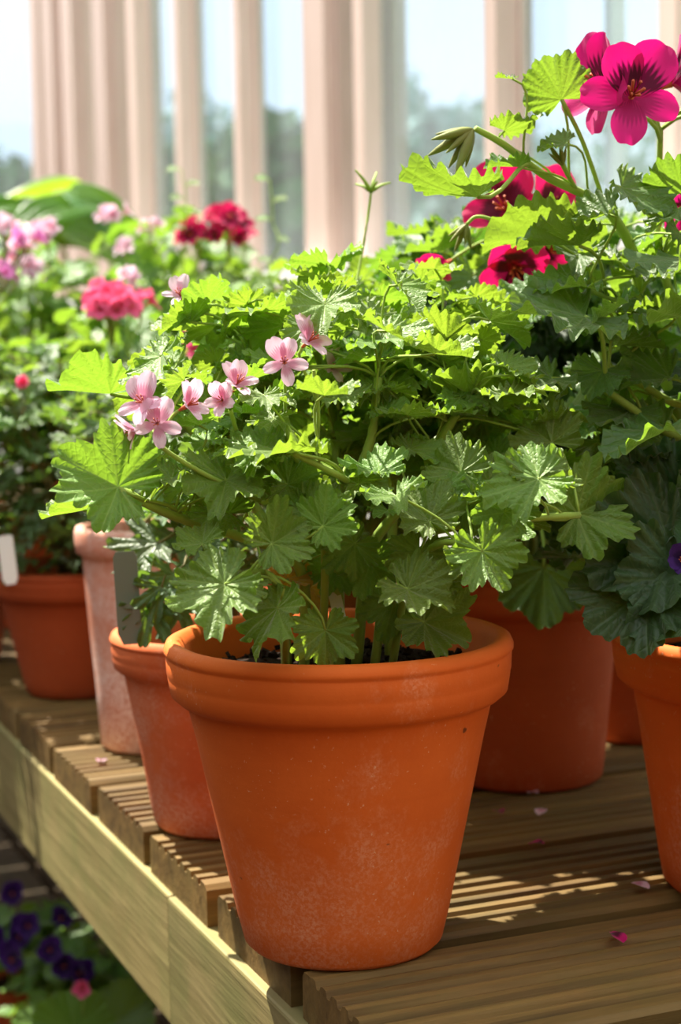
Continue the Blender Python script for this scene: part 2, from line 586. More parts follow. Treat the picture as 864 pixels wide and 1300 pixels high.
# glazing bars and posts: (along, half width, inner n, outer n)
bars = [(-1.1, .03, 0, .07), (-0.82, .03, 0, .07), (-0.38, .03, 0, .07), (0.06, .03, 0, .07),
        (0.5, .055, -.02, .15), (0.97, .03, 0, .07), (1.43, .03, 0, .07), (1.885, .02, 0, .062), (2.37, .02, 0, .064), (2.905, .02, .01, .10),
        (3.075, .055, -0.01, .11), (3.548, .018, 0, .06), (3.98, .018, 0, .066),
        (4.37, .03, 0, .075), (4.62, .06, -.02, .10), (4.98, .06, -.02, .12), (5.22, .06, -.02, .12), (5.50, .06, 0.0, .14), (6.7, .03, 0, .07), (7.4, .03, 0, .07)]
tn = 3
for (t, hw, a, b2) in bars:
    if hw > 0.05:
        # post with rebated faces: a core and two thinner fillets
        mb = MB()
        mb.box((0, 0, 0), b2 - a, 2 * hw, HEAD_Z - 0.495)
        mb.box((-(b2 - a) * 0.12, 0, 0), (b2 - a) * 0.35, 2 * hw + 0.016, HEAD_Z - 0.495)
        mb.box(((b2 - a) * 0.32, 0, 0), (b2 - a) * 0.2, 2 * hw + 0.026, HEAD_Z - 0.495)
    else:
        mb = MB()
        mb.box((0, 0, 0), b2 - a, 2 * hw, HEAD_Z - 0.495)
        mb.box(((b2 - a) * 0.25, 0, 0), (b2 - a) * 0.3, 2 * hw + 0.014, HEAD_Z - 0.495)
    me = mb.mesh('trim', M_FRAME, smooth=False)
    o = add('trim_%d' % tn, me, None, Matrix.Translation(B(WALL_N + (a + b2) / 2, t, (HEAD_Z + 0.495) / 2)) @ RB.to_4x4())
    structure(o)
    tn += 1
wn = 1
for i in range(len(bars) - 1):
    t0 = bars[i][0] + bars[i][1]
    t1 = bars[i + 1][0] - bars[i + 1][1]
    if t1 - t0 < 0.03:
        continue
    o = structure(bench_box('window_%d' % wn, WALL_N + 0.046, WALL_N + 0.050, t0 - .005, t1 + .005, 0.495, HEAD_Z, M_GLASS))
    wn += 1
# thin white uprights of the opening lights outside the glass
for t, w_ in ((3.36, .012), (2.19, .009)):
    o = structure(bench_box('trim_%d' % tn, WALL_N + 0.10, WALL_N + 0.125, t - w_, t + w_, 0.46, HEAD_Z, M_WALL))
    tn += 1

# garden trees beyond the glass
def foliage_mesh(name, rx, ry, rz, count, leaf, seed, mat):
    r = random.Random(seed)
    vs, fs = [], []
    blobs = [V((r.uniform(-.6, .6) * rx, r.uniform(-.6, .6) * ry, r.uniform(-.6, .7) * rz)) for _ in range(16)]
    for i in range(count):
        b0 = blobs[i % 16]
        d = V((r.gauss(0, 1), r.gauss(0, 1), r.gauss(0, 1))).normalized()
        p = b0 + V((d.x * rx, d.y * ry, d.z * rz)) * (0.42 * r.random() ** 0.4)
        nrm = (d + V((r.gauss(0, .5), r.gauss(0, .5), r.gauss(0, .5)))).normalized()
        a = nrm.orthogonal().normalized()
        bb = nrm.cross(a)
        s = leaf * r.uniform(.6, 1.3)
        k0 = len(vs)
        vs += [p - a * s, p + bb * s * .5 + nrm * s * .15, p + a * s, p - bb * s * .5 + nrm * s * .15]
        fs.append((k0, k0 + 1, k0 + 2, k0 + 3))
    me = bpy.data.meshes.new(name)
    me.from_pydata([tuple(q) for q in vs], [], fs)
    me.materials.append(mat)
    return me


M_TREE = [mat_plain('tree_leaves_a', c(86, 124, 76), 0.7, 0.2, 0.7, 0.35, 0.0), mat_plain('tree_leaves_hazed', c(150, 176, 166), 0.7, 0.2, 0.7, 0.25, 0.0),  # second material is paler: haze is put into its leaf colour
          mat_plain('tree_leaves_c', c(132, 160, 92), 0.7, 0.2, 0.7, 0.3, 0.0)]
M_BARK = mat_plain('bark', c(92, 76, 60), 0.9, 0.1, 12, 0.4, 0.5)
# (px, distance, top pixel row, half width m, material, label)
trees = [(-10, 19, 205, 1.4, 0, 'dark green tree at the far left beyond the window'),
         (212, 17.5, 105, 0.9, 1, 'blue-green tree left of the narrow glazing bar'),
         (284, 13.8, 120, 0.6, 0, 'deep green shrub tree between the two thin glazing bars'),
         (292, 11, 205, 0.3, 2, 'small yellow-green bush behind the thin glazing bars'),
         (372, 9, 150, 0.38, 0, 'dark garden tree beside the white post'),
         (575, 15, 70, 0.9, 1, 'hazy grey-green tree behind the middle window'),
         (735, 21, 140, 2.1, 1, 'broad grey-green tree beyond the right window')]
for i, (px, Y, py, hw, mi, lab) in enumerate(trees):
    top = P(px, py, Y)
    x = top.x
    ztop = top.z
    gz = FLOOR_Z - 0.02
    zc = (ztop + max(gz + 0.4, 0.1)) / 2
    rz = ztop - zc
    root = thing('garden_tree', (x, Y, gz), lab, 'tree', 'garden trees beyond the glass')
    mb = MB()
    mb.tube([V((0, 0, 0)), V((.04, 0, (zc - gz) * .5)), V((0, .03, zc - gz + rz * .5))], 0.12, 0.05, 8)
    t = add('trunk', mb.mesh('trunk', M_BARK), root, Matrix.Translation((x, Y, gz)))
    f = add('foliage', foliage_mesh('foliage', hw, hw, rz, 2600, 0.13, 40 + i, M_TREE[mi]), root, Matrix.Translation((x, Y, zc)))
    f['kind'] = 'stuff'

# ------------------------------------------------------------------ bench
BENCH_D = 0.86
BT = 0.028
PITCH_B = 0.1462
t_ref = WV.dot(G(382, 1231)) + 0.002       # near end of the gap in front of the pot
bench = thing('potting_bench', B(EDGE_N + 0.4, 1.6, FLOOR_Z), 'greenhouse bench of grooved brown decking boards with a pale front rail', 'bench')


def board_mesh(L, W, T, seed):
    """grooved decking board: x = length (0..L), y = width, top at z = 0"""
    r = random.Random(seed)
    prof = [(-W / 2, -T), (-W / 2, -0.004), (-W / 2 + 0.003, -0.0008)]
    flat = 0.0115
    nr = 7
    y0 = -W / 2 + flat
    pitch = (W - 2 * flat) / nr
    prof.append((y0, 0.0))
    for i in range(nr):
        a = y0 + i * pitch
        prof += [(a + pitch * .12, -0.0042), (a + pitch * .38, -0.0044), (a + pitch * .50, -0.0006), (a + pitch * .74, 0.0), (a + pitch * 0.97, -0.0008)]
    prof += [(W / 2 - 0.003, -0.0008), (W / 2, -0.004), (W / 2, -T)]
    n = len(prof)
    vs, fs = [], []
    xs = [0.0, 0.3, 0.6, L]
    for x in xs:
        for (y, z) in prof:
            vs.append((x, y, z))
    for j in range(len(xs) - 1):
        for i in range(n):
            i2 = (i + 1) % n
            fs.append((j * n + i, (j + 1) * n + i, (j + 1) * n + i2, j * n + i2))
    fs.append(tuple(range(n)))
    fs.append(tuple(range(n * (len(xs) - 1), n * len(xs)))[::-1])
    me = bpy.data.meshes.new('board')
    me.from_pydata(vs, [], fs)
    me.materials.append(M_BOARD)
    return me


board_me = board_mesh(BENCH_D, 0.128, BT, 1)
rb = random.Random(5)
for i in range(-4, 26):
    t = t_ref + PITCH_B * (i - 0.5) + 0.009
    M = Matrix.Translation(B(EDGE_N + rb.uniform(0, 0.003), t, rb.uniform(-.0012, 0))) @ RB.to_4x4()
    add('board', board_me, bench, M)
# front rail in two lengths with a butt joint, back rail, legs, cross bearers, lower shelf
t_j = WV.dot(G(206, 1085)) + 0.0
T0, T1 = t_ref - 4.6 * PITCH_B, t_ref + 25.2 * PITCH_B


def rail(t0, t1, n0, n1, z0, z1, name='rail', mat=M_RAIL):
    mb = MB()
    mb.box((0, 0, 0), t1 - t0, n1 - n0, z1 - z0)
    me = mb.mesh(name, mat, smooth=False)
    M = Matrix.Translation(B((n0 + n1) / 2, (t0 + t1) / 2, (z0 + z1) / 2)) @ RB.to_4x4() @ Matrix.Rotation(math.pi / 2, 4, 'Z')
    o = add(name, me, bench, M)
    md = o.modifiers.new('bevel', 'BEVEL')
    md.width = 0.002
    md.segments = 2
    return o


RZ0 = -BT - 0.094
rail(T0, t_j - 0.001, EDGE_N - 0.004, EDGE_N + 0.042, RZ0, -BT - 0.0012)
rail(t_j + 0.001, T1, EDGE_N - 0.0025, EDGE_N + 0.042, RZ0, -BT - 0.0012)
rail(T0, T1, EDGE_N + BENCH_D - 0.06, EDGE_N + BENCH_D - 0.015, RZ0, -BT - 0.0012)
for t in (T0 + 0.06, 0.0, 2.75, T1 - 0.06):
    for nn in (EDGE_N + 0.085, EDGE_N + BENCH_D - 0.10):
        if t == 0.0 and nn < 0.6:
            continue
        bench_box('leg', nn - .035, nn + .035, t - .035, t + .035, FLOOR_Z, -BT - 0.0012, M_LEG, bench)
for tt in (T0 + 0.12, 2.82, 3.5):
    bench_box('bearer', EDGE_N + .05, EDGE_N + BENCH_D - .06, tt - .02, tt + .02, RZ0 + .01, -BT - 0.0012, M_LEG, bench)
SHELF_Z = -0.56
for k in range(6):
    nn = EDGE_N + 0.10 + 0.125 * k
    o = rail(T0 + .05, T1 - .05, nn - .055, nn + .055, SHELF_Z - .022, SHELF_Z, 'shelf_slat', M_LEG)

# ------------------------------------------------------------------ leaf meshes
def leaf_mesh(kind, seed, mat):
    r = random.Random(seed * 31 + 5)
    if kind == 'cut':
        cents = [0, 50, -50, 102, -102, 146, -146]
        wid, depth, teeth, tooth, span, nth = 28, 0.38, 4, 0.17, 166, 112
        env = lambda a: 1.0 - 0.05 * (a / 50) ** 1.6 if a < 102 else 0.845 - (a - 102) / 60 * .28
        pleat, cup, ruff = 0.20, 0.16, 0.13
    elif kind == 'regal':
        cents = [0, 44, -44, 92, -92]
        wid, depth, teeth, tooth, span, nth = 27, 0.22, 6, 0.07, 128, 100
        env = lambda a: 1.0 - 0.10 * (a / 44) ** 1.3
        pleat, cup, ruff = 0.16, 0.22, 0.12
    elif kind == 'fine':
        cents = [0, 42, -42, 84, -84]
        wid, depth, teeth, tooth, span, nth = 22, 0.68, 3, 0.16, 108, 70
        env = lambda a: 1.0 - 0.08 * (a / 42) ** 1.5
        pleat, cup, ruff = 0.06, 0.10, 0.10
    else:  # round
        cents = [0, 48, -48, 98, -98, 142, -142]
        wid, depth, teeth, tooth, span, nth = 30, 0.12, 3, 0.05, 165, 72
        env = lambda a: 1.0 - 0.04 * (a / 50) ** 1.5
        pleat, cup, ruff = 0.07, 0.18, 0.08
    cents = [a + r.uniform(-3, 3) for a in cents]
    lens = {a: 1 + r.uniform(-.07, .07) for a in cents}
    ph = [r.uniform(0, 6.28) for _ in range(6)]
    rings = [0.12, 0.30, 0.50, 0.70, 0.86, 1.0]
    vs, uvs, fs = [V((0, 0, 0))], [(0, 0)], []
    bend = r.uniform(-0.05, 0.28)
    asym = r.uniform(-.15, .15)
    fold = r.uniform(-0.05, 0.5)
    for j, rr in enumerate(rings):
        for i in range(nth):
            th = -span + 2 * span * i / (nth - 1)
            best = min(cents, key=lambda a: abs(th - a))
            d = abs(th - best)
            bump = math.cos(min(1, d / wid) * math.pi / 2) ** 0.9 if d < wid else 0.0
            e = env(abs(th)) * lens[best] * (1 - depth * (1 - bump))
            # crenate teeth along the rim
            tph = (th - best) / wid * teeth * 0.5
            saw = abs((tph % 1.0) - 0.5) * 2
            e *= 1 - tooth * (saw ** 2.4) * (0.55 + 0.45 * (1 - bump * .5))
            rad = rr * (1 + (e - 1) * (rr ** 0.8)) if rr < 1 else e
            if rr < 1:
                rad = rr * e * (1 - .0) if rr > .6 else rr * (e * 0.5 + .5 * (1 - depth * .5) * env(abs(th)))
            a = math.radians(th)
            x, y = rad * math.sin(a), rad * math.cos(a)
            z = cup * rad * rad + pleat * rad * (1 - bump) * 1.1
            z += ruff * rad * rad * math.sin(3 * a + ph[0]) + ruff * .6 * rad * rad * math.sin(5 * a + ph[1])
            z += 0.075 * rr ** 4 * math.sin(th * 0.42 + ph[2])
            z -= bend * max(0, y) ** 2 + 0.10 * max(0, rad - .6)
            z += asym * x * .5 + fold * abs(x) * (1 - .35 * abs(x))
            vs.append(V((x, y, z)))
            uvs.append((rad * math.cos(math.radians(th - best)), abs(rad * math.sin(math.radians(th - best)))))
    for i in range(nth - 1):
        fs.append((0, 2 + i, 1 + i))
    for j in range(len(rings) - 1):
        for i in range(nth - 1):
            a = 1 + j * nth + i
            fs.append((a, a + 1, a + nth + 1, a + nth))
    me = bpy.data.meshes.new('leaf_' + kind)
    me.from_pydata([tuple(v) for v in vs], [], fs)
    me.polygons.foreach_set('use_smooth', [True] * len(me.polygons))
    uvl = me.uv_layers.new(name='UVMap')
    flat = []
    for lp in me.loops:
        flat += uvs[lp.vertex_index]
    uvl.data.foreach_set('uv', flat)
    me.materials.append(mat)
    return me


def ribbed_leaf_mesh(seed, mat, ribs=5):
    """long arching blade with parallel ribs, length 1 along +y"""
    r = random.Random(seed)
    nl, nw = 30, 41
    vs, uvs, fs = [], [], []
    for i in range(nl + 1):
        t = i / nl
        w = 0.27 * math.sin(math.pi * min(1, (t * .94 + .06)) ** 0.75) ** 0.8
        for j in range(nw):
            s = -1 + 2 * j / (nw - 1)
            x = w * s
            y = t
            z = 0.30 * w * abs(s) ** 1.2 + 0.034 * math.cos(s * math.pi * ribs) * math.sin(math.pi * t) - 0.45 * t * t
            vs.append((x, y, z))
            uvs.append((t, abs(s)))
    for i in range(nl):
        for j in range(nw - 1):
            a = i * nw + j
            fs.append((a, a + 1, a + nw + 1, a + nw))
    me = bpy.data.meshes.new('leaf_ribbed')
    me.from_pydata(vs, [], fs)
    me.polygons.foreach_set('use_smooth', [True] * len(me.polygons))
    uvl = me.uv_layers.new(name='UVMap')
    flat = []
    for lp in me.loops:
        flat += uvs[lp.vertex_index]
    uvl.data.foreach_set('uv', flat)
    me.materials.append(mat)
    return me


def petal_mesh(name, mat, width=0.62, notch=0.06, curl=0.18, seed=0):
    """length 1 along +y, claw at the origin, upper face +z"""
    r = random.Random(seed)
    nl, nw = 9, 9
    vs, uvs, fs = [], [], []
    p1 = r.uniform(0, 6)
    for i in range(nl + 1):
        t = i / nl
        w = width * 0.5 * (0.16 + 0.84 * math.sin(math.pi * (0.06 + 0.80 * t) ** 1.25) ** 0.9) if t < 1 else width * 0.30
        for j in range(nw):
            s = -1 + 2 * j / (nw - 1)
            x = w * s
            y = t - (notch * (1 - abs(s)) ** 2 + 0.10 * abs(s) ** 2.2) * t ** 3
            z = 0.20 * w * s * s - curl * t * t + 0.035 * t * math.sin(4 * s + p1) + 0.12 * t
            vs.append((x, y, z))
            uvs.append((t, s))
    for i in range(nl):
        for j in range(nw - 1):
            a = i * nw + j
            fs.append((a, a + 1, a + nw + 1, a + nw))
    me = bpy.data.meshes.new(name)
    me.from_pydata(vs, [], fs)
    me.polygons.foreach_set('use_smooth', [True] * len(me.polygons))
    uvl = me.uv_layers.new(name='UVMap')
    flat = []
    for lp in me.loops:
        flat += uvs[lp.vertex_index]
    uvl.data.foreach_set('uv', flat)
    me.materials.append(mat)
    return me


LEAVES = {
    'main': [leaf_mesh('cut', s, M_LEAF) for s in range(8)],
    'regal': [leaf_mesh('regal', s + 20, M_LEAF_R) for s in range(7)],
    'dark': [leaf_mesh('regal', s + 40, M_LEAF_D) for s in range(5)],
    'fine': [leaf_mesh('fine', s + 60, M_LEAF_F) for s in range(5)],
    'round': [leaf_mesh('round', s + 80, M_LEAF_B) for s in range(6)],
    'yellow': [leaf_mesh('cut', s + 120, M_LEAF_Y) for s in range(2)],
    'ribbed': [ribbed_leaf_mesh(s, M_LEAF_H) for s in range(2)],
}


def calyx_mesh(name, stamen_len=0.45, n_st=6):
    """flower centre: sepals below, stamens above, unit = petal length"""
    mb = MB()
    mb.tube([V((0, 0, -.35)), V((0, 0, -.12)), V((0, 0, 0.02))], 0.045, 0.10, 8)
    for k in range(n_st):
        a = 6.283 * k / n_st
        d = V((math.cos(a), math.sin(a), 0))
        mb.tube([V((0, 0, 0)), d * .06 + V((0, 0, stamen_len * .55)), d * .13 + V((0, 0, stamen_len))], 0.014, 0.028, 4)
    return mb.mesh(name, M_STAMEN)


CALYX = calyx_mesh('flower_centre')
PETALS = {
    'pink': [petal_mesh('petal_pink', M_PINK, 0.66, 0.08, 0.16, s) for s in range(2)] + [petal_mesh('petal_pink_small', M_PINK, 0.52, 0.03, 0.2, 3)],
    'faded': [petal_mesh('petal_faded', M_PINK_P, 0.60, 0.08, 0.2, s) for s in range(2)] + [petal_mesh('petal_faded_small', M_PINK_P, 0.42, 0.03, 0.3, 3)],
    'magenta': [petal_mesh('petal_magenta', M_MAG, 0.80, 0.03, 0.12, s) for s in range(2)] + [petal_mesh('petal_magenta_small', M_MAG_L, 0.66, 0.02, 0.2, 3)],
    'red': [petal_mesh('petal_crimson', M_RED, 0.84, 0.03, 0.15, s) for s in range(2)] + [petal_mesh('petal_crimson_small', M_RED, 0.70, 0.02, 0.22, 3)],
    'rose': [petal_mesh('petal_rose', M_ROSE, 0.78, 0.03, 0.1, s) for s in range(2)] + [petal_mesh('petal_rose_small', M_ROSE, 0.72, 0.02, 0.2, 3)],
    'lilac': [petal_mesh('petal_lilac', M_LILAC, 0.78, 0.03, 0.1, s) for s in range(2)] + [petal_mesh('petal_lilac_small', M_LILAC, 0.72, 0.02, 0.2, 3)],
    'viola': [petal_mesh('petal_viola', M_VIOLA, 0.92, 0.02, 0.1, s) for s in range(2)] + [petal_mesh('petal_viola_small', M_VIOLA, 0.95, 0.05, 0.15, 3)],
}


def basis(normal, tip):
    n = normal.normalized()
    y = tip - n * tip.dot(n)
    if y.length < 1e-4:
        y = n.orthogonal()
    y.normalize()
    x = y.cross(n)
    return Matrix((x, y, n)).transposed()


RIGHT, UP, TOCAM = V((1, 0, 0)), V((0, 0, 1)), V((0, -1, 0.1)).normalized()


class Plant:
    def __init__(self, root, stem_mat=M_STEM, seed=1):
        self.root = root
        self.stems = []            # [mesh builder, sampled points]
        self.r = random.Random(seed)
        self.mat = stem_mat
        self.n = 0

    def stem(self, pts, r0=0.0035, r1=0.002, per=5, sides=7):
        r0 *= 0.82
        q = spline([V(p) for p in pts], per)
        mb = MB()
        mb.tube(q, r0, r1, sides)
        self.stems.append([mb, q])
        return q

    def nearest(self, p, want=0.045):
        best, bs, bi = 1e9, 0, 0
        for si, (mb, q) in enumerate(self.stems):
            for qi in range(len(q) // 4, len(q)):
                d = (q[qi] - p).length
                cost = abs(d - want) + max(0, q[qi].z - p.z) * 0.7
                if cost < best:
                    best, bs, bi = cost, si, qi
        return bs, bi

    def petiole(self, p, direction, r=0.0011, want=0.045, frm=None):
        si, qi = self.nearest(p, want)
        s = frm if frm is not None else self.stems[si][1][qi]
        L = (p - s).length
        out = (p - s).normalized()
        c1 = s + (out * 0.5 + UP * 0.45) * L * 0.45
        c2 = p - direction * L * 0.35 - UP * 0.08 * L
        if frm is not None:
            c1 = s.lerp(p, .33) + UP * L * .05
        self.stems[si][0].tube(bez(s, c1, c2, p, 6), r * 1.15, r, 5)

    def leaf(self, p, normal, tip, size, kind, variant=None, stalk=True, want=0.045, stretch=1.0, frm=None, pr=None):
        meshes = LEAVES[kind]
        me = meshes[self.r.randrange(len(meshes)) if variant is None else variant % len(meshes)]
        R3 = basis(normal, tip)
        M = Matrix.Translation(p) @ R3.to_4x4() @ Matrix.Diagonal((size * stretch, size, size, 1))
        o = add('leaf', me, self.root, M)
        self.n += 1
        if stalk:
            self.petiole(p, R3.col[1] * 1.0, pr or max(0.0007, size * 0.028), want, frm)
        return o

    def hero(self, px, py, Y, size, deg, f, s=0.0, kind='main', variant=None, stalk=True, frm=None, pr=None, stretch=1.0):
        p = P(px, py, Y)
        a = math.radians(deg)
        tip = RIGHT * math.cos(a) + UP * math.sin(a)
        nrm = UP * (1 - abs(f)) + TOCAM * f + RIGHT * s
        if abs(f) < 0.5:
            tip = tip + TOCAM * 0.25
        if frm is not None:
            frm = P(*frm)
        return self.leaf(p, nrm, tip, size, kind, variant, stalk, frm=frm, pr=pr, stretch=stretch)

    def canopy(self, ctr, rad, count, size, kind, zmin=None, out=0.55, keep=None, lo=0.45, droop=0.25, want=0.045, low=-0.35):
        r = self.r
        made = tries = 0
        while made < count and tries < count * 12:
            tries += 1
            d = V((r.gauss(0, 1), r.gauss(0, 1), r.gauss(0, 1))).normalized()
            if d.z < low:
                continue
            f = lo + (1 - lo) * r.random() ** 0.7
            p = V(ctr) + V((d.x * rad[0], d.y * rad[1], d.z * rad[2])) * f
            if zmin is not None and p.z < zmin:
                continue
            if keep is not None and not keep(p):
                continue
            h = V((d.x, d.y, 0.0))
            if h.length < 0.05:
                h = V((r.uniform(-1, 1), r.uniform(-1, 1), 0))
            h.normalize()
            h = (h + V((r.gauss(0, .45), r.gauss(0, .45), 0))).normalized()
            tip = h - UP * droop * r.uniform(-0.3, 1.6)
            nrm = UP * 0.8 + h * out * r.uniform(0.0, 1.5) + SUN_DIR * 0.25 + V((r.gauss(0, .3), r.gauss(0, .3), r.gauss(0, .15)))
            self.leaf(p, nrm, tip, size * r.uniform(.62, 1.25), kind, want=want)
            made += 1

    def branches(self, base, ctr, rad, count, r0=0.0035, f=(0.45, 0.8)):
        r = self.r
        for i in range(count):
            a = 6.283 * (i + r.random() * .7) / count
            e = r.uniform(0.1, 1.3)
            d = V((math.cos(a) * math.cos(e), math.sin(a) * math.cos(e), math.sin(e)))
            k = r.uniform(*f)
            p = V(ctr) + V((d.x * rad[0], d.y * rad[1], d.z * rad[2])) * k
            b = V(base) + V((math.cos(a), math.sin(a), 0)) * 0.012
            mid = b.lerp(p, .5) + UP * 0.02 - V((d.x, d.y, 0)) * 0.012
            self.stem([b, mid, p], r0, r0 * .55)

    def flower(self, p, normal, up, size, kind, closed=0.0, stalk_to=None, sr=0.0009, spread=1.0):
        R3 = basis(normal, up)
        M = Matrix.Translation(p) @ R3.to_4x4() @ Matrix.Scale(size, 4)
        fl = add('flower', CALYX, self.root, M)
        ms = PETALS[kind]
        for ang, me, sc in ((26, ms[0], 1.0), (-26, ms[1], 1.0), (106, ms[2], .86), (180, ms[2], .86), (-106, ms[2], .86)):
            ang = ang * spread + self.r.uniform(-7, 7)
            tilt = math.radians(18 + closed * 55 + self.r.uniform(-8, 10))
            L = Matrix.Rotation(math.radians(-ang), 4, 'Z') @ Matrix.Rotation(tilt, 4, 'X') @ Matrix.Scale(sc * self.r.uniform(.92, 1.08), 4)
            q = bpy.data.objects.new('petal', me)
            COL.objects.link(q)
            q.parent = fl
            q.matrix_local = L
        if stalk_to is not None:
            n = R3.col[2]
            si, qi = self.nearest(stalk_to, 0.0)
            s = stalk_to
            L = (p - s).length
            e = p - n * size * .33
            self.stems[si][0].tube(bez(s, s + (UP * .6 + (p - s).normalized() * .4) * L * .4, e - n * L * .25, e, 6), sr * 1.1, sr, 5)
        return fl

    def umbel(self, ctr, rad, count, size, kind, node=None, facing=None):
        r = self.r
        node = node or (V(ctr) - UP * rad * 1.1)
        for i in range(count):
            d = V((r.gauss(0, 1), r.gauss(0, 1) - .3, abs(r.gauss(0, .8)) + .15)).normalized()
            if facing is not None:
                d = (d + facing * .6).normalized()
            self.flower(V(ctr) + d * rad * r.uniform(.7, 1), d, UP + V((r.gauss(0, .4), r.gauss(0, .4), 0)), size * r.uniform(.85, 1.1), kind, r.uniform(0, .4), node)

    def done(self):
        for mb, q in self.stems:
            o0 = q[0]
            me = mb.mesh('stem', self.mat, True, o0)
            add('stem', me, self.root, Matrix.Translation(o0))


# ------------------------------------------------------------------ pots
def pot_profile(R, Rb, h, band, lip, wall=0.009):
    """classic rolled-rim flowerpot, R outer rim radius, Rb base radius"""
    br = R * 0.965
    body_top = R * 0.872
    zb = h - band
    p = [(0.0, 0.0), (Rb * .8, 0.0), (Rb - .003, 0.0), (Rb, .003)]
    for i in range(1, 7):
        t = i / 7
        p.append((Rb + (body_top - Rb) * t, zb * t))
    p += [(body_top, zb - .002), (body_top + .001, zb), (br - .004, zb + .0015), (br, zb + .005),
          (br + (R - br) * .45, zb + band * .40), (br + (R - br) * .55 - .0004, zb + band * .44), (br + (R - br) * .6, zb + band * .48),
          (R - .001, h - band * .26), (R - .0014, h - band * .235), (R, h - band * .2), (R, h - .005), (R - .0016, h - .0015), (R - .005, h),
          (R - wall, h - .0012), (R - wall - .003, h - .006), (body_top - wall, zb), (Rb - wall + (body_top - Rb) * .6, zb * .6), (0.0, zb * .6)]
    return p


def soil_mesh(R, seed, grains=90):
    r = random.Random(seed)
    mb = MB()
    seg, rg = 36, 10
    mb.v.append(V((0, 0, 0.004)))
    for j in range(1, rg + 1):
        for k in range(seg):
            a = 6.283 * k / seg
            rr = R * j / rg
            x, y = rr * math.cos(a), rr * math.sin(a)
            mb.v.append(V((x, y, 0.004 * noise.noise(V((x * 60 + seed, y * 60, 0))) + .003 * noise.noise(V((x * 200, y * 200, seed))))))
    for k in range(seg):
        mb.f.append((0, 1 + k, 1 + (k + 1) % seg))
    for j in range(rg - 1):
        for k in range(seg):
            a = 1 + j * seg + k
            b = 1 + j * seg + (k + 1) % seg
            mb.f.append((a, b, b + seg, a + seg))
    for g in range(grains):
        a, rr = r.uniform(0, 6.28), R * .97 * math.sqrt(r.random())
        s = r.uniform(.0012, .0035)
        Mx = Matrix.Rotation(r.uniform(0, 3), 3, V((r.random(), r.random(), r.random() + .1)))
        mb.box((rr * math.cos(a), rr * math.sin(a), .003), s * 1.6, s, s * .8, Mx)
    me = mb.mesh('soil', M_SOIL, smooth=False)
    return me


def potted(name, base, R, Rb, h, label, mat=M_TERRA, band=0.035, prof=None, wob=0.0, cat='potted plant', soil_drop=0.022, grains=90, seed=0):
    root = thing(name, base, label, cat)
    mb = MB()
    mb.lathe(prof or pot_profile(R, Rb, h, band, 0), 80, V((0, 0, 0)), wob, seed)
    add('pot', mb.mesh('pot', mat), root, Matrix.Translation(base))
    if R > 0.03:
        sr = R - 0.017 if prof is None else R - 0.016
        add('soil', soil_mesh(sr, seed + 3, grains), root, Matrix.Translation(V(base) + V((0, 0, h - soil_drop))))
    return root


# 1 ---- the front pot: scented geranium
b1 = G(436, 1189)
b1.z = 0.0
root = potted('potted_geranium', b1, 0.0995, 0.0575, 0.178, 'orange terracotta pot of scented geranium with pale pink flowers, front centre', M_TERRA, 0.036, grains=320, seed=1)
pl = Plant(root, M_STEM, 11)
soil = b1 + UP * 0.156
ctr = b1 + V((-0.005, 0.02, 0.290))
pl.stem([soil + V((-.01, .0, 0)), P(412, 700, .93), P(395, 600, .92), P(440, 610, .90), P(372, 575, .87)], .0030, .0018)
pl.stem([soil, P(430, 720, .95), P(440, 640, .95), P(470, 560, .95), P(480, 480, .96)], .0045, .0025)
pl.stem([soil + V((-.02, .0, 0)), P(380, 720, .95), P(300, 680, .92), P(220, 655, .89), P(152, 622, .87)], .0042, .0024)
pl.stem([soil + V((.01, .01, 0)), P(470, 700, .97), P(530, 620, .97), P(565, 548, .97), P(597, 503, .97)], .0042, .0026)
pl.stem([soil + V((.02, .0, 0)), P(500, 700, .95), P(570, 670, .92), P(640, 660, .9), P(735, 654, .92)], .0035, .002)
pl.stem([soil + V((-.02, .02, 0)), P(390, 680, 1.0), P(350, 560, 1.02), P(325, 470, 1.02), P(320, 410, 1.0)], .004, .0022)
pl.stem([soil + V((-.03, .01, 0)), P(350, 690, .98), P(270, 580, .98), P(215, 520, .97), P(165, 500, .95)], .004, .002)
pl.stem([soil + V((.03, .03, 0)), P(500, 640, 1.02), P(520, 540, 1.03), P(550, 470, 1.0), P(566, 432, .98)], .004, .002)
pl.stem([soil + V((.0, .03, 0)), P(430, 640, 1.03), P(420, 520, 1.05), P(400, 440, 1.02), P(397, 425, .97)], .004, .002)
pl.stem([soil + V((.03, .0, 0)), P(520, 730, .93), P(560, 690, .89), P(610, 695, .87)], .003, .0018)
pl.stem([soil + V((-.03, -.02, 0)), P(360, 760, .88), P(330, 725, .87), P(290, 740, .85)], .003, .0016)
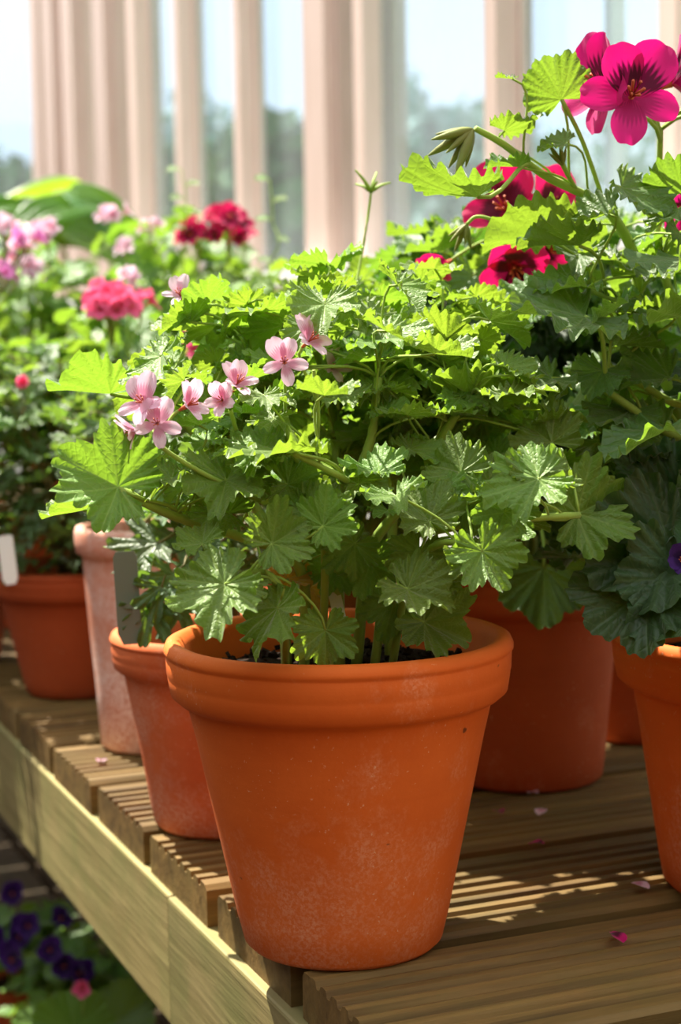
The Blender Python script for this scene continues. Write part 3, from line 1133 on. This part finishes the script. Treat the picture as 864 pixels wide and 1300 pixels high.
H1 = [
    (150, 618, .87, .049, 150, .72, .15), (140, 500, .95, .050, 188, -.22, 0), (285, 742, .84, .044, 222, .55, -.15), (298, 742, .85, .026, 55, .35, .2),
    (352, 772, .86, .038, 255, .45, -.65), (413, 800, .885, .030, 270, .85, 0), (500, 765, .945, .034, 250, .85, .1), (538, 790, .90, .037, -28, .62, .1),
    (517, 748, .875, .036, -42, .5, .1), (612, 700, .865, .034, -68, .75, .1), (602, 708, .875, .024, 172, .5, 0), (683, 608, .87, .042, 205, .5, -.1),
    (681, 605, .875, .034, 50, .55, .15), (733, 652, .93, .046, 28, .8, 0), (700, 562, .95, .036, 128, .62, -.1), (345, 690, .86, .031, 32, .8, .1),
    (410, 668, .87, .028, 40, .7, 0), (545, 662, .89, .033, 110, .5, 0), (532, 702, .90, .031, 252, .8, .1), (372, 575, .87, .046, 202, -.12, 0),
    (335, 568, .89, .036, 172, .3, 0), (397, 425, .97, .032, 62, -.35, .1), (325, 412, 1.0, .036, 150, -.25, -.1), (475, 458, .97, .033, 172, .2, 0),
    (566, 430, .98, .037, 70, -.25, .1), (477, 455, 1.0, .036, 120, .1, 0), (470, 402, 1.08, .032, 55, 0, 0), (597, 503, .97, .050, 28, -.35, .1),
    (517, 527, .94, .028, 95, -.25, 0), (215, 470, 1.0, .032, 150, .2, 0), (235, 642, .93, .022, 150, .15, 0), (290, 652, .90, .030, 150, .6, 0),
    (257, 690, .87, .023, 112, .4, -.3), (105, 648, .90, .032, 232, -.05, -.2), (425, 505, .94, .030, 20, .2, 0), (300, 545, .95, .032, 160, .1, 0),
    (455, 615, .90, .026, 60, .45, 0), (480, 600, .90, .030, 100, .3, 0), (585, 600, .92, .034, 140, .5, 0), (640, 650, .89, .03, 250, .7, .1),
    (300, 470, 1.0, .034, 30, .1, 0), (240, 420, 1.05, .034, 150, .0, 0), (270, 380, 1.08, .032, 120, -.1, 0), (395, 660, .89, .03, 150, .7, 0),
    (450, 690, .92, .03, 220, .8, 0), (470, 715, .93, .03, 300, .8, 0), (425, 720, .95, .028, 200, .8, 0), (320, 610, .90, .03, 200, .55, 0), (365, 615, .9, .028, 330, .6, 0),
    (555, 740, .92, .03, 230, .8, 0), (590, 640, .91, .032, 320, .6, 0), (620, 610, .93, .034, 160, .55, 0), (520, 570, .94, .03, 30, .3, 0)]
for i, h in enumerate(H1):
    h = list(h)
    h[3] *= 0.76
    pl.hero(*h, kind='main', variant=i * 3 + 1)
pl.hero(392, 745, .97, .022, 280, .7, 0, 'yellow')
pl.hero(365, 735, .95, .018, 80, .5, 0, 'yellow')
# the bulk of the crown behind and between the leaves in front
rim_z = b1.z + 0.178
keep1 = lambda p: p.z > rim_z + 0.02 + max(0, 0.04 - abs(p.y - b1.y) * .3)
pl.canopy(ctr, (0.130, 0.12, 0.100), 120, 0.0235, 'main', keep=keep1, lo=.35, droop=.2, low=-.6)
pl.canopy(b1 + V((.01, .07, .325)), (0.125, 0.09, 0.075), 60, 0.023, 'main', keep=keep1, lo=.3, droop=.1)

pl.canopy(b1 + V((.07, .12, .275)), (.085, .07, .075), 66, .029, 'main', keep=keep1, lo=.2, droop=.2)


def cam_dir(x, y, z):
    return (RIGHT * x + UP * y + TOCAM * z).normalized()


# pale pink flowers
node_a = P(203, 566, .865)
pl.stem([P(330, 636, .90), P(265, 605, .88), P(222, 580, .867), node_a], .0017, .0013)
FL = [(200, 538, .855, (-.05, .1, 1), .0150, 0.0, node_a), (184, 513, .86, (-.35, .35, .9), .0170, .1, node_a), (236, 516, .865, (.75, .35, .5), .0155, .25, node_a),
      (174, 546, .87, (-.7, -.2, .3), .0135, .5, node_a)]
node_b = P(292, 520, .90)
pl.stem([P(330, 600, .93), P(305, 560, .91), node_b], .0016, .0012)
FL += [(283, 509, .885, (-.2, .1, .9), .0135, .35, node_b), (300, 489, .89, (.35, .5, .55), .0150, .2, node_b)]
node_c = P(362, 528, .90)
pl.stem([P(400, 620, .92), P(372, 575, .90), node_c], .0018, .0014)
FL += [(361, 461, .875, (.0, .15, 1), .0150, 0.0, node_c), (391, 434, .885, (.6, .45, .6), .0155, .15, P(404, 526, .91))]
for (px, py, Y, nd, sz, cl, node) in FL:
    pl.flower(P(px, py, Y), cam_dir(*nd), UP + RIGHT * RNG.uniform(-.2, .2), sz, 'pink', cl, node)
pl.stem([P(400, 600, .93), P(404, 526, .91), P(398, 470, .90)], .0014, .001)
pl.flower(P(230, 377, 1.03), cam_dir(-.2, .5, .7), UP, .015, 'faded', .5, P(238, 420, 1.04))
pl.flower(P(420, 468, 1.0), cam_dir(.4, .2, .7), UP, .015, 'faded', .4, P(430, 520, 1.0))
# a spent flower head standing up against the windows
q = pl.stem([P(440, 420, 1.12), P(455, 345, 1.14), P(466, 280, 1.15), P(471, 243, 1.15)], .0012, .0009)
for a in range(5):
    ang = 6.283 * a / 5
    tip = P(471, 236, 1.15) + V((math.cos(ang) * .013, math.sin(ang) * .010, .002 + .008 * (a % 2)))
    pl.stems[-1][0].tube([P(471, 243, 1.15), P(471, 239, 1.15).lerp(tip, .5), tip], .0016, .0006, 5)
pl.done()

# 2 ---- weathered pot half behind it
b2 = G(285, 1042)
b2.z = 0
root = potted('potted_geranium', b2, 0.079, 0.050, 0.142, 'weathered terracotta pot with grey label and lacy leaves, left behind the front pot', M_TERRA2, 0.030, wob=.012, seed=2)
pl = Plant(root, M_STEM_D, 21)
s2 = b2 + UP * .125
pl.branches(s2, b2 + UP * .20, (.085, .08, .07), 8, .003)
for h in ((200, 690, 1.12, .040, 222, .45, -.2), (232, 690, 1.14, .032, 200, .5, 0), (190, 770, 1.09, .028, 262, .8, 0), (222, 730, 1.10, .030, 240, .6, 0),
          (205, 745, 1.09, .028, 255, .7, .2), (228, 765, 1.10, .03, 250, .7, 0)):
    pl.hero(*h, kind='fine')
pl.canopy(b2 + UP * .20, (.095, .085, .08), 70, .028, 'fine', zmin=.15, lo=.4, droop=.4, keep=lambda p: p.x > b2.x - .035)
pl.done()

# 3 ---- tall pale limed pot
b3 = G(192, 944)
b3.z = 0
h3 = 0.192
R3p = 0.060
prof3 = [(0, 0), (.040, 0), (.0435, .003), (.046, .05), (.050, .10), (.0535, .15), (.0545, .166), (.0550, .167), (.0595, .170), (.0605, .178), (.0605, .187), (.059, .1915), (.056, .192),
         (.0515, .190), (.050, .18), (.045, .10), (0, .10)]
root = potted('potted_geranium', b3, R3p, .043, h3, 'tall narrow pot with chalky white bloom holding dark lacy plant', M_PALE, prof=prof3, wob=.015, seed=3)
pl = Plant(root, M_STEM_D, 31)
pl.branches(b3 + UP * .17, b3 + UP * .25, (.075, .07, .08), 7, .003)
pl.canopy(b3 + UP * .255, (.085, .08, .085), 60, .024, 'fine', zmin=.205, lo=.35, droop=.1, low=0)
pl.flower(P(135, 640, 1.31), cam_dir(-.3, .2, .8), UP, .014, 'faded', .3, P(150, 650, 1.33))
pl.done()

# 4 ---- far-left pot
b4 = G(98, 876)
b4.z = 0
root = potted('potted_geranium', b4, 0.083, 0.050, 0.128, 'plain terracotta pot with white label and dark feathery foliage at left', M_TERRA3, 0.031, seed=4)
pl = Plant(root, M_STEM_D, 41)
s4 = b4 + UP * .11
c4 = b4 + V((-.02, .0, .235))
pl.branches(s4, c4, (.10, .10, .12), 12, .003)
pl.canopy(c4, (.13, .12, .125), 205, .026, 'fine', zmin=.135, lo=.4, droop=.5, low=-.8)
pl.canopy(b4 + UP * .17, (.11, .10, .04), 52, .028, 'fine', zmin=.132, lo=.35, droop=.7, low=-1, want=.03)
pl.canopy(c4 + UP * .03, (.12, .11, .11), 40, .022, 'round', zmin=.2, lo=.6, droop=.2, low=0)
for px, py in ((30, 490),):
    pl.flower(P(px, py, 1.58), cam_dir(0, .2, 1), UP, .013, 'rose', .8, P(px + 5, py + 30, 1.6))
pl.done()

# 5 ---- pot at the very edge of the frame behind it
b5 = G(-62, 838)
b5.z = 0
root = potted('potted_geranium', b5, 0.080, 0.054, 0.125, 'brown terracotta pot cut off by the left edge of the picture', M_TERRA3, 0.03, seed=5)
pl = Plant(root, M_STEM_D, 51)
pl.branches(b5 + UP * .11, b5 + UP * .24, (.10, .10, .11), 8, .003)
pl.canopy(b5 + UP * .25, (.13, .12, .13), 120, .028, 'round', zmin=.14, lo=.4, droop=.4)
for i in range(4):
    pl.umbel(P(-5 + 14 * i, (355, 300, 330, 312)[i], 1.80 + .02 * i), .018, 4, .013, ('lilac', 'faded', 'pink', 'lilac')[i], b5 + UP * .28)
pl.done()


# far plants on the bench (their pots stand behind the nearer ones)
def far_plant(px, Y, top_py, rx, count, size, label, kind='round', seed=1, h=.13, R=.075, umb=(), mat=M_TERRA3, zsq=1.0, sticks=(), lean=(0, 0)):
    p0 = P(px, 600, Y)
    base = V((p0.x, Y, 0))
    ztop = P(px, top_py, Y).z
    root = potted('potted_geranium', base, R, R * .62, h, label, mat, .03, seed=seed)
    pl = Plant(root, M_STEM, seed)
    zc = (h + ztop) / 2 + .01
    rz = ztop - zc
    ctr = base + V((lean[0], lean[1], zc))
    pl.branches(base + UP * (h - .02), ctr, (rx, rx, rz), 10, .0032)
    pl.canopy(ctr, (rx, rx * .9, rz), count, size, kind, zmin=h + .015, lo=.35, droop=.25, low=-.7)
    pl.canopy(base + UP * (h + .05), (rx * .75, rx * .75, .04), max(0, min(45, 296 - count)), size * 1.15, kind, zmin=h + .012, lo=.3, droop=.5, low=-1, want=.03)
    for (fx, fy, FY, rad, n, sz, kd) in umb:
        fc = P(fx, fy, FY)
        pl.stem([ctr, ctr.lerp(fc, .5) + UP * .02, fc - UP * rad * 1.1], .0018, .0012)
        pl.umbel(fc, rad, n, sz, kd, fc - UP * rad * 1.1, TOCAM)
    for (sx, sy, ex, ey, SY) in sticks:
        q = pl.stem([ctr, P((sx + ex) / 2, sy, SY), P((sx + ex) / 2 + 2, (sy + ey) / 2, SY), P(ex, ey, SY)], .0014, .0008)
        for k in range(5):
            p = P(sx + (ex - sx) * k / 4 + (12 if k % 2 else -10), sy + (ey - sy) * k / 4, SY)
            pl.leaf(p, UP + TOCAM * .5, RIGHT * (1 if k % 2 else -1), .009, 'round', want=.01)
    pl.done()
    return root


far_plant(215, 1.86, 385, .115, 260, .021, 'geranium with a rose-pink flower head, behind the pale pot', 'round', 61,
          umb=((140, 402, 1.63, .030, 15, .017, 'rose'), (178, 392, 1.64, .012, 4, .014, 'rose'), (245, 448, 1.55, .018, 6, .013, 'rose'), (168, 362, 1.66, .012, 3, .013, 'faded')), lean=(-.035, -.10))
far_plant(232, 2.10, 268, .15, 285, .022, 'tall leafy geranium with deep crimson flower heads below the thin glazing bars', 'round', 62, h=.15, R=.085,
          umb=((290, 300, 2.0, .030, 10, .019, 'red'), (252, 308, 2.0, .022, 6, .018, 'red'), (310, 310, 2.02, .016, 4, .016, 'red'), (160, 322, 1.98, .012, 3, .014, 'faded'), (190, 295, 2.0, .012, 3, .014, 'faded')),
          sticks=((238, 290, 230, 215, 1.98), (346, 330, 342, 228, 1.9)))
far_plant(42, 2.12, 300, .15, 285, .021, 'bushy geranium with pale pink flower heads at the far left', 'round', 63, h=.15, R=.085,
          umb=((38, 312, 2.0, .022, 6, .016, 'faded'), (62, 305, 2.0, .020, 6, .015, 'pink'), (10, 300, 2.0, .02, 5, .015, 'pink'), (42, 345, 1.97, .014, 4, .015, 'faded'), (18, 352, 1.97, .016, 5, .016, 'lilac'),
               (145, 282, 2.15, .022, 6, .016, 'pink')))
far_plant(345, 1.62, 335, .12, 150, .025, 'green leafy geranium hidden mostly behind the front plant', 'main', 64, h=.15, R=.075)

far_plant(398, 1.37, 350, .13, 240, .025, 'leafy green geranium crowded between the front plant and the windows', 'main', 65, h=.14, R=.075, lean=(.055, -.06))
far_plant(730, 1.72, 330, .14, 240, .034, 'dark leafy geranium at the back beneath the right window', 'dark', 66, h=.13, R=.075)

# plant with big ribbed leaves at the back left
pH = P(95, 600, 2.85)
bH = V((pH.x, 2.85, 0))
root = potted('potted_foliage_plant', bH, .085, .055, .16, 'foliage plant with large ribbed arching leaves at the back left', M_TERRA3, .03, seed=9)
pl = Plant(root, M_STEM, 71)
sH = bH + UP * .14
for i in range(6):
    a = 6.283 * i / 6
    pl.stem([sH, sH + V((math.cos(a) * .03, math.sin(a) * .03, .12)), sH + V((math.cos(a) * .06, math.sin(a) * .05, .24))], .005, .004)
for (px, py, Y, size, deg, f, s) in ((-25, 300, 2.72, .21, 38, .45, -.1), (-60, 290, 2.75, .2, 30, .5, -.1), (85, 243, 2.8, .21, -14, .4, .3), (75, 292, 2.7, .17, 12, .5, .3),
                                     (30, 290, 2.7, .17, 60, .5, -.1), (100, 255, 2.95, .18, 120, -.3, 0)):
    pl.hero(px, py, Y, size, deg, f, s, 'ribbed', pr=.003)
pl.done()

# 6 ---- big dark pot behind on the right, crimson flowers
b6 = G(668, 983)
b6.z = 0
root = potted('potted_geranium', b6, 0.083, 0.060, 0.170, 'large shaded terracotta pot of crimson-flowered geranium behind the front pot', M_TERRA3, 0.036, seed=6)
pl = Plant(root, M_STEM, 81)
s6 = b6 + UP * .15
c6 = b6 + UP * .30
pl.branches(s6, c6, (.12, .11, .14), 10, .0038)
pl.stem([s6, P(640, 560, 1.30), P(640, 420, 1.26), P(650, 300, 1.24)], .0036, .002)
pl.stem([s6, P(600, 560, 1.30), P(590, 420, 1.26), P(570, 350, 1.24)], .0036, .002)
pl.canopy(c6, (.15, .12, .135), 165, .044, 'dark', zmin=.185, lo=.3, droop=.4, low=-.6)
pl.canopy(b6 + UP * .215, (.12, .11, .035), 50, .036, 'dark', zmin=.185, lo=.3, droop=.5, low=-1, want=.03)
pl.canopy(b6 + UP * .38, (.13, .11, .075), 60, .034, 'regal', zmin=.185, lo=.3, droop=.3)
for h in ((690, 720, 1.16, .045, 265, .8, 0), (560, 320, 1.2, .03, 150, -.1, 0), (590, 300, 1.2, .028, 120, .2, 0), (600, 350, 1.2, .03, 240, .6, 0), (545, 355, 1.2, .028, 170, 0, 0)):
    pl.hero(*h, kind='regal')
for (px, py, nd, sz, cl) in ((643, 268, (-.35, .2, .9), .036, .1), (690, 268, (.5, .3, .8), .031, .35), (650, 335, (.1, -.5, .8), .034, .3), (565, 335, (-.5, -.4, .7), .022, .7), (690, 315, (.6, -.2, .7), .024, .4)):
    pl.flower(P(px, py, 1.13), cam_dir(*nd), UP, sz, 'red', cl, P(645, 320, 1.20))
pl.done()

# 7 ---- pot at the right, regal geranium with the magenta flower
b7 = G(1000, 1118)
b7.z = 0
root = potted('potted_geranium', b7, 0.111, 0.078, 0.163, 'terracotta pot of regal geranium with tall magenta flower, at right edge', M_TERRA, 0.036, seed=7)
pl = Plant(root, M_STEM, 91)
s7 = b7 + UP * .14
pl.stem([s7 + V((-.02, 0, 0)), P(900, 640, 1.03), P(850, 500, 1.04), P(812, 400, 1.04), P(806, 330, 1.04), P(778, 275, 1.03), P(740, 247, 1.02), P(690, 222, 1.01), P(640, 184, 1.0), P(603, 163, .99)], .0058, .0018, 6)
pl.stem([s7, P(930, 560, 1.04), P(870, 420, 1.05), P(838, 330, 1.05), P(836, 250, 1.05), P(838, 165, 1.04)], .0048, .0018)
pl.stem([P(770, 270, 1.03), P(752, 215, 1.02), P(735, 170, 1.01), P(713, 127, 1.0)], .0017, .0013)
pl.stem([P(735, 247, 1.02), P(722, 225, 1.01), P(712, 205, 1.0)], .0016, .0015)
pl.stem([P(806, 385, 1.04), P(836, 330, 1.03), P(862, 295, 1.02)], .0016, .0012)
pl.stem([s7 + V((-.04, -.02, 0)), P(900, 600, 1.0), P(830, 540, .99), P(770, 497, .98), P(720, 470, .98)], .004, .002)
pl.stem([s7 + V((-.04, .0, 0)), P(900, 560, 1.02), P(840, 505, 1.01), P(780, 470, 1.0)], .004, .002)
pl.stem([s7 + V((-.03, -.03, 0)), P(880, 700, .98), P(850, 665, .97)], .004, .003)
pl.stem([s7 + V((.03, -.02, 0)), P(960, 600, 1.02), P(930, 420, 1.04), P(890, 300, 1.05)], .005, .0025)
pl.stem([P(806, 385, 1.04), P(770, 378, 1.02), P(738, 363, 1.0)], .0018, .0014)
H7 = [(712, 126, 1.0, .036, 112, -.55, 0), (717, 182, .99, .021, 120, .3, -.2), (640, 166, 1.0, .027, 32, -.25, 0), (606, 250, .98, .054, 190, -.15, 0), (658, 212, 1.0, .024, 190, -.1, 0),
      (772, 272, .99, .033, 132, .3, -.3), (788, 238, .99, .036, -38, .5, .4), (735, 312, .99, .046, 196, -.1, 0), (737, 363, .99, .040, 165, .15, 0), (742, 402, .97, .060, 205, .35, .1),
      (864, 245, 1.0, .034, 120, -.3, 0), (735, 322, 1.02, .028, 262, .4, 0), (866, 300, 1.0, .03, 250, .3, .3), (790, 400, 1.0, .036, 10, .1, 0), (850, 400, 1.0, .04, 200, .1, 0),
      (765, 470, .98, .030, 250, .5, 0), (700, 480, .97, .040, 200, .3, 0), (800, 520, .99, .04, 230, .5, 0), (850, 480, .99, .04, 180, .3, 0), (840, 560, .99, .045, 200, .6, 0),
      (650, 100, 1.0, .012, 170, .2, 0), (780, 440, 1.0, .036, 30, .0, 0), (760, 560, 1.0, .036, 300, .6, 0), (830, 350, 1.02, .032, 200, .2, 0), (780, 330, 1.03, .03, 200, .2, 0)]
for i, h in enumerate(H7):
    h = list(h)
    h[3] *= 0.84
    pl.hero(*h, kind='regal', variant=i, stretch=0.55 if i in (3, 4, 7) else 0.9)
for h in ((850, 690, .94, .055, 208, .72, 0), (820, 745, .925, .046, 228, .68, -.2), (864, 640, .96, .05, 190, .6, 0), (800, 640, .99, .04, 250, .7, 0), (870, 735, .93, .05, 235, .7, 0), (835, 620, .98, .045, 300, .7, 0)):
    pl.hero(*h, kind='dark')
c7 = b7 + UP * .34
pl.branches(s7, b7 + UP * .30, (.13, .12, .14), 9, .004)
pl.canopy(c7, (.17, .13, .17), 120, .036, 'regal', zmin=.19, lo=.35, droop=.3, low=-.5, keep=lambda p: not (p.x - b7.x < -.05 and p.z > .42))
pl.canopy(b7 + UP * .24, (.15, .13, .09), 60, .04, 'dark', zmin=.18, lo=.5, droop=.5, low=-.4)
# magenta flowers
pl.flower(P(800, 124, .985), cam_dir(.05, .12, 1), UP + RIGHT * .15, .035, 'magenta', .05, P(838, 180, 1.04), .0013)
pl.flower(P(772, 112, 1.005), cam_dir(-.75, .1, .45), UP + RIGHT * -.1, .036, 'magenta', .05, P(838, 180, 1.04), .0013)
pl.flower(P(850, 105, 1.03), cam_dir(.8, .3, .1), UP, .033, 'magenta', .2, P(838, 180, 1.04), .0013)
pl.flower(P(872, 265, 1.06), cam_dir(.2, -.2, .8), UP, .03, 'magenta', .3, P(880, 300, 1.05), .0013)
pl.flower(P(864, 712, .925), cam_dir(-.1, .2, 1), UP, .012, 'viola', .3, P(864, 730, .94), .001)


# nodding bud clusters
def buds(pl, px, py, Y, n, size, deg, spread):
    p0 = P(px, py, Y)
    a0 = math.radians(deg)
    axis = RIGHT * math.cos(a0) + UP * math.sin(a0)
    side = RIGHT * -math.sin(a0) + UP * math.cos(a0)
    for i in range(n):
        k = (i / (n - 1) - .5) * 2 if n > 1 else 0
        d = (axis + side * k * spread + TOCAM * (.25 if i % 2 else -.15)).normalized()
        mb = MB()
        L = size * (0.8 + .3 * ((i * 7) % 3) / 2)
        pts = [d * (L * t) for t in (0, .12, .3, .55, .8, 1)]
        rr = (.03, .08, .105, .095, .06, .015)
        base = None
        sides = 8
        xx = d.orthogonal().normalized()
        yy = d.cross(xx)
        for j, q in enumerate(pts):
            for m in range(sides):
                th = 6.283 * m / sides
                mb.v.append(q + (xx * math.cos(th) + yy * math.sin(th)) * rr[j] * L)
        for j in range(5):
            for m in range(sides):
                m2 = (m + 1) % sides
                mb.f.append((j * sides + m, j * sides + m2, (j + 1) * sides + m2, (j + 1) * sides + m))
        add('bud', mb.mesh('bud', M_BUD), pl.root, Matrix.Translation(p0))


buds(pl, 600, 164, .99, 7, .027, 222, .75)
buds(pl, 714, 210, 1.0, 4, .014, 110, .6)
buds(pl, 592, 285, 1.03, 5, .016, 245, .7)
pl.stem([P(660, 310, 1.04), P(630, 282, 1.03), P(605, 275, 1.03), P(592, 285, 1.03)], .0013, .0011)
pl.done()

# 8 ---- dim pot behind on the right
b8 = G(812, 930)
b8.z = 0
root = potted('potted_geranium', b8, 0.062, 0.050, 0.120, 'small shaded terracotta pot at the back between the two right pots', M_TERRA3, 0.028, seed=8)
pl = Plant(root, M_STEM, 95)
pl.branches(b8 + UP * .10, b8 + UP * .22, (.09, .08, .1), 7, .003)
pl.canopy(b8 + UP * .25, (.13, .11, .14), 110, .034, 'dark', zmin=.13, lo=.35, droop=.4)
pl.done()

# ------------------------------------------------------------------ small things on the bench
def plant_label(p_bot, p_top, w, mat, text):
    up = (p_top - p_bot)
    L = up.length
    up.normalize()
    x = RIGHT - up * RIGHT.dot(up)
    x.normalize()
    nrm = x.cross(up)
    mb = MB()
    vs = [(-.3, 0), (.3, 0), (.5, .12), (.5, .94), (.38, 1), (-.38, 1), (-.5, .94), (-.5, .12)]
    for s in (-1, 1):
        for (a, b) in vs:
            mb.v.append(x * (a * w) + up * (b * L) + nrm * (.0008 * s))
    n = len(vs)
    mb.f.append(tuple(range(n)))
    mb.f.append(tuple(range(n, 2 * n))[::-1])
    for i in range(n):
        i2 = (i + 1) % n
        mb.f.append((i, i + n, i2 + n, i2))
    o = add('plant_label', mb.mesh('plant_label', mat, False), None, Matrix.Translation(p_bot))
    return tag(o, text, 'plant label')


plant_label(P(166, 818, 1.085), P(158, 700, 1.09), .0155, M_LABEL_G, 'grey plastic plant label leaning in the weathered pot')
plant_label(P(14, 742, 1.52), P(6, 680, 1.53), .014, M_LABEL_W, 'white plastic plant label in the far left pot')
plant_label(P(437, 812, .93), P(424, 752, .95), .007, M_LABEL_W, 'narrow white plant label in the front pot')

PET = petal_mesh('fallen_petal', M_MAG, .7, .03, .25, 5)
PET2 = petal_mesh('fallen_petal_pale', M_PINK, .7, .03, .25, 6)
for (px, py, me, lab) in ((637, 1032, PET, 'magenta fallen petal on the boards beside the front pot'), (682, 1007, PET2, 'pale pink fallen petal nearest the large shaded pot'),
                          (691, 1027, PET2, 'tiny pink fallen petal below the pale one by the shaded pot'), (690, 1071, PET, 'magenta fallen petal in the middle of the right boards'),
                          (801, 1121, PET2, 'pink fallen petal close to the right-hand pot'), (775, 1183, PET, 'thin magenta fallen petal lowest on the right boards'),
                          (125, 966, PET2, 'pink fallen petal on the board before the pale pot')):
    p = G(px, py, .0035)
    a = RNG.uniform(0, 6.28)
    M = Matrix.Translation(p) @ Matrix.Rotation(a, 4, 'Z') @ Matrix.Rotation(RNG.uniform(-.1, .1), 4, 'X') @ Matrix.Scale(.013, 4)
    o = add('fallen_petal', me, None, M)
    tag(o, lab, 'petal', 'fallen petals on the bench')

# ------------------------------------------------------------------ violas under the bench
for i, (px, Y, lab) in enumerate(((22, 2.10, 'pot of purple violas in the dark under the bench, farther one'), (100, 1.98, 'pot of purple violas under the bench, nearer the rail'))):
    p0 = P(px, 1180, Y)
    base = V((p0.x, Y, SHELF_Z))
    root = potted('potted_viola', base, .07, .048, .11, lab, M_TERRA3, .026, seed=12 + i)
    pl = Plant(root, M_STEM, 130 + i)
    cv = base + UP * .145
    pl.branches(base + UP * .09, cv, (.07, .07, .06), 6, .002)
    pl.canopy(cv, (.09, .09, .06), 45, .026, 'round', zmin=base.z + .11, lo=.3, droop=.3)
    for k in range(9):
        d = V((pl.r.gauss(0, 1), pl.r.gauss(0, 1) - .4, .6)).normalized()
        p = cv + V((d.x * .09, d.y * .09, .035 + .035 * pl.r.random()))
        pl.flower(p, (TOCAM + V((pl.r.gauss(0, .4), 0, pl.r.uniform(0, .6)))), UP, .019, 'viola', .05, cv)
    pl.done()
pv = P(95, 1290, 1.78)
bv = V((pv.x, 1.78, SHELF_Z))
root = potted('potted_geranium', bv, .06, .04, .09, 'low pot with broad green leaves and a pink flower under the bench', M_TERRA3, .024, seed=15)
pl = Plant(root, M_STEM, 140)
pl.branches(bv + UP * .07, bv + UP * .12, (.05, .05, .05), 5, .002)
for h in ((95, 1312, 1.74, .05, 100, .7, 0), (60, 1310, 1.76, .04, 150, .5, 0), (150, 1295, 1.80, .045, 40, .6, 0)):
    pl.hero(*h, kind='round')
pl.canopy(bv + UP * .12, (.08, .08, .05), 25, .03, 'round', zmin=bv.z + .09)
pl.flower(P(105, 1256, 1.72), cam_dir(0, .3, 1), UP, .015, 'rose', .4, P(105, 1290, 1.74))
pl.done()
print('objects', len(bpy.data.objects), 'tris', sum(len(m.polygons) for m in bpy.data.meshes))
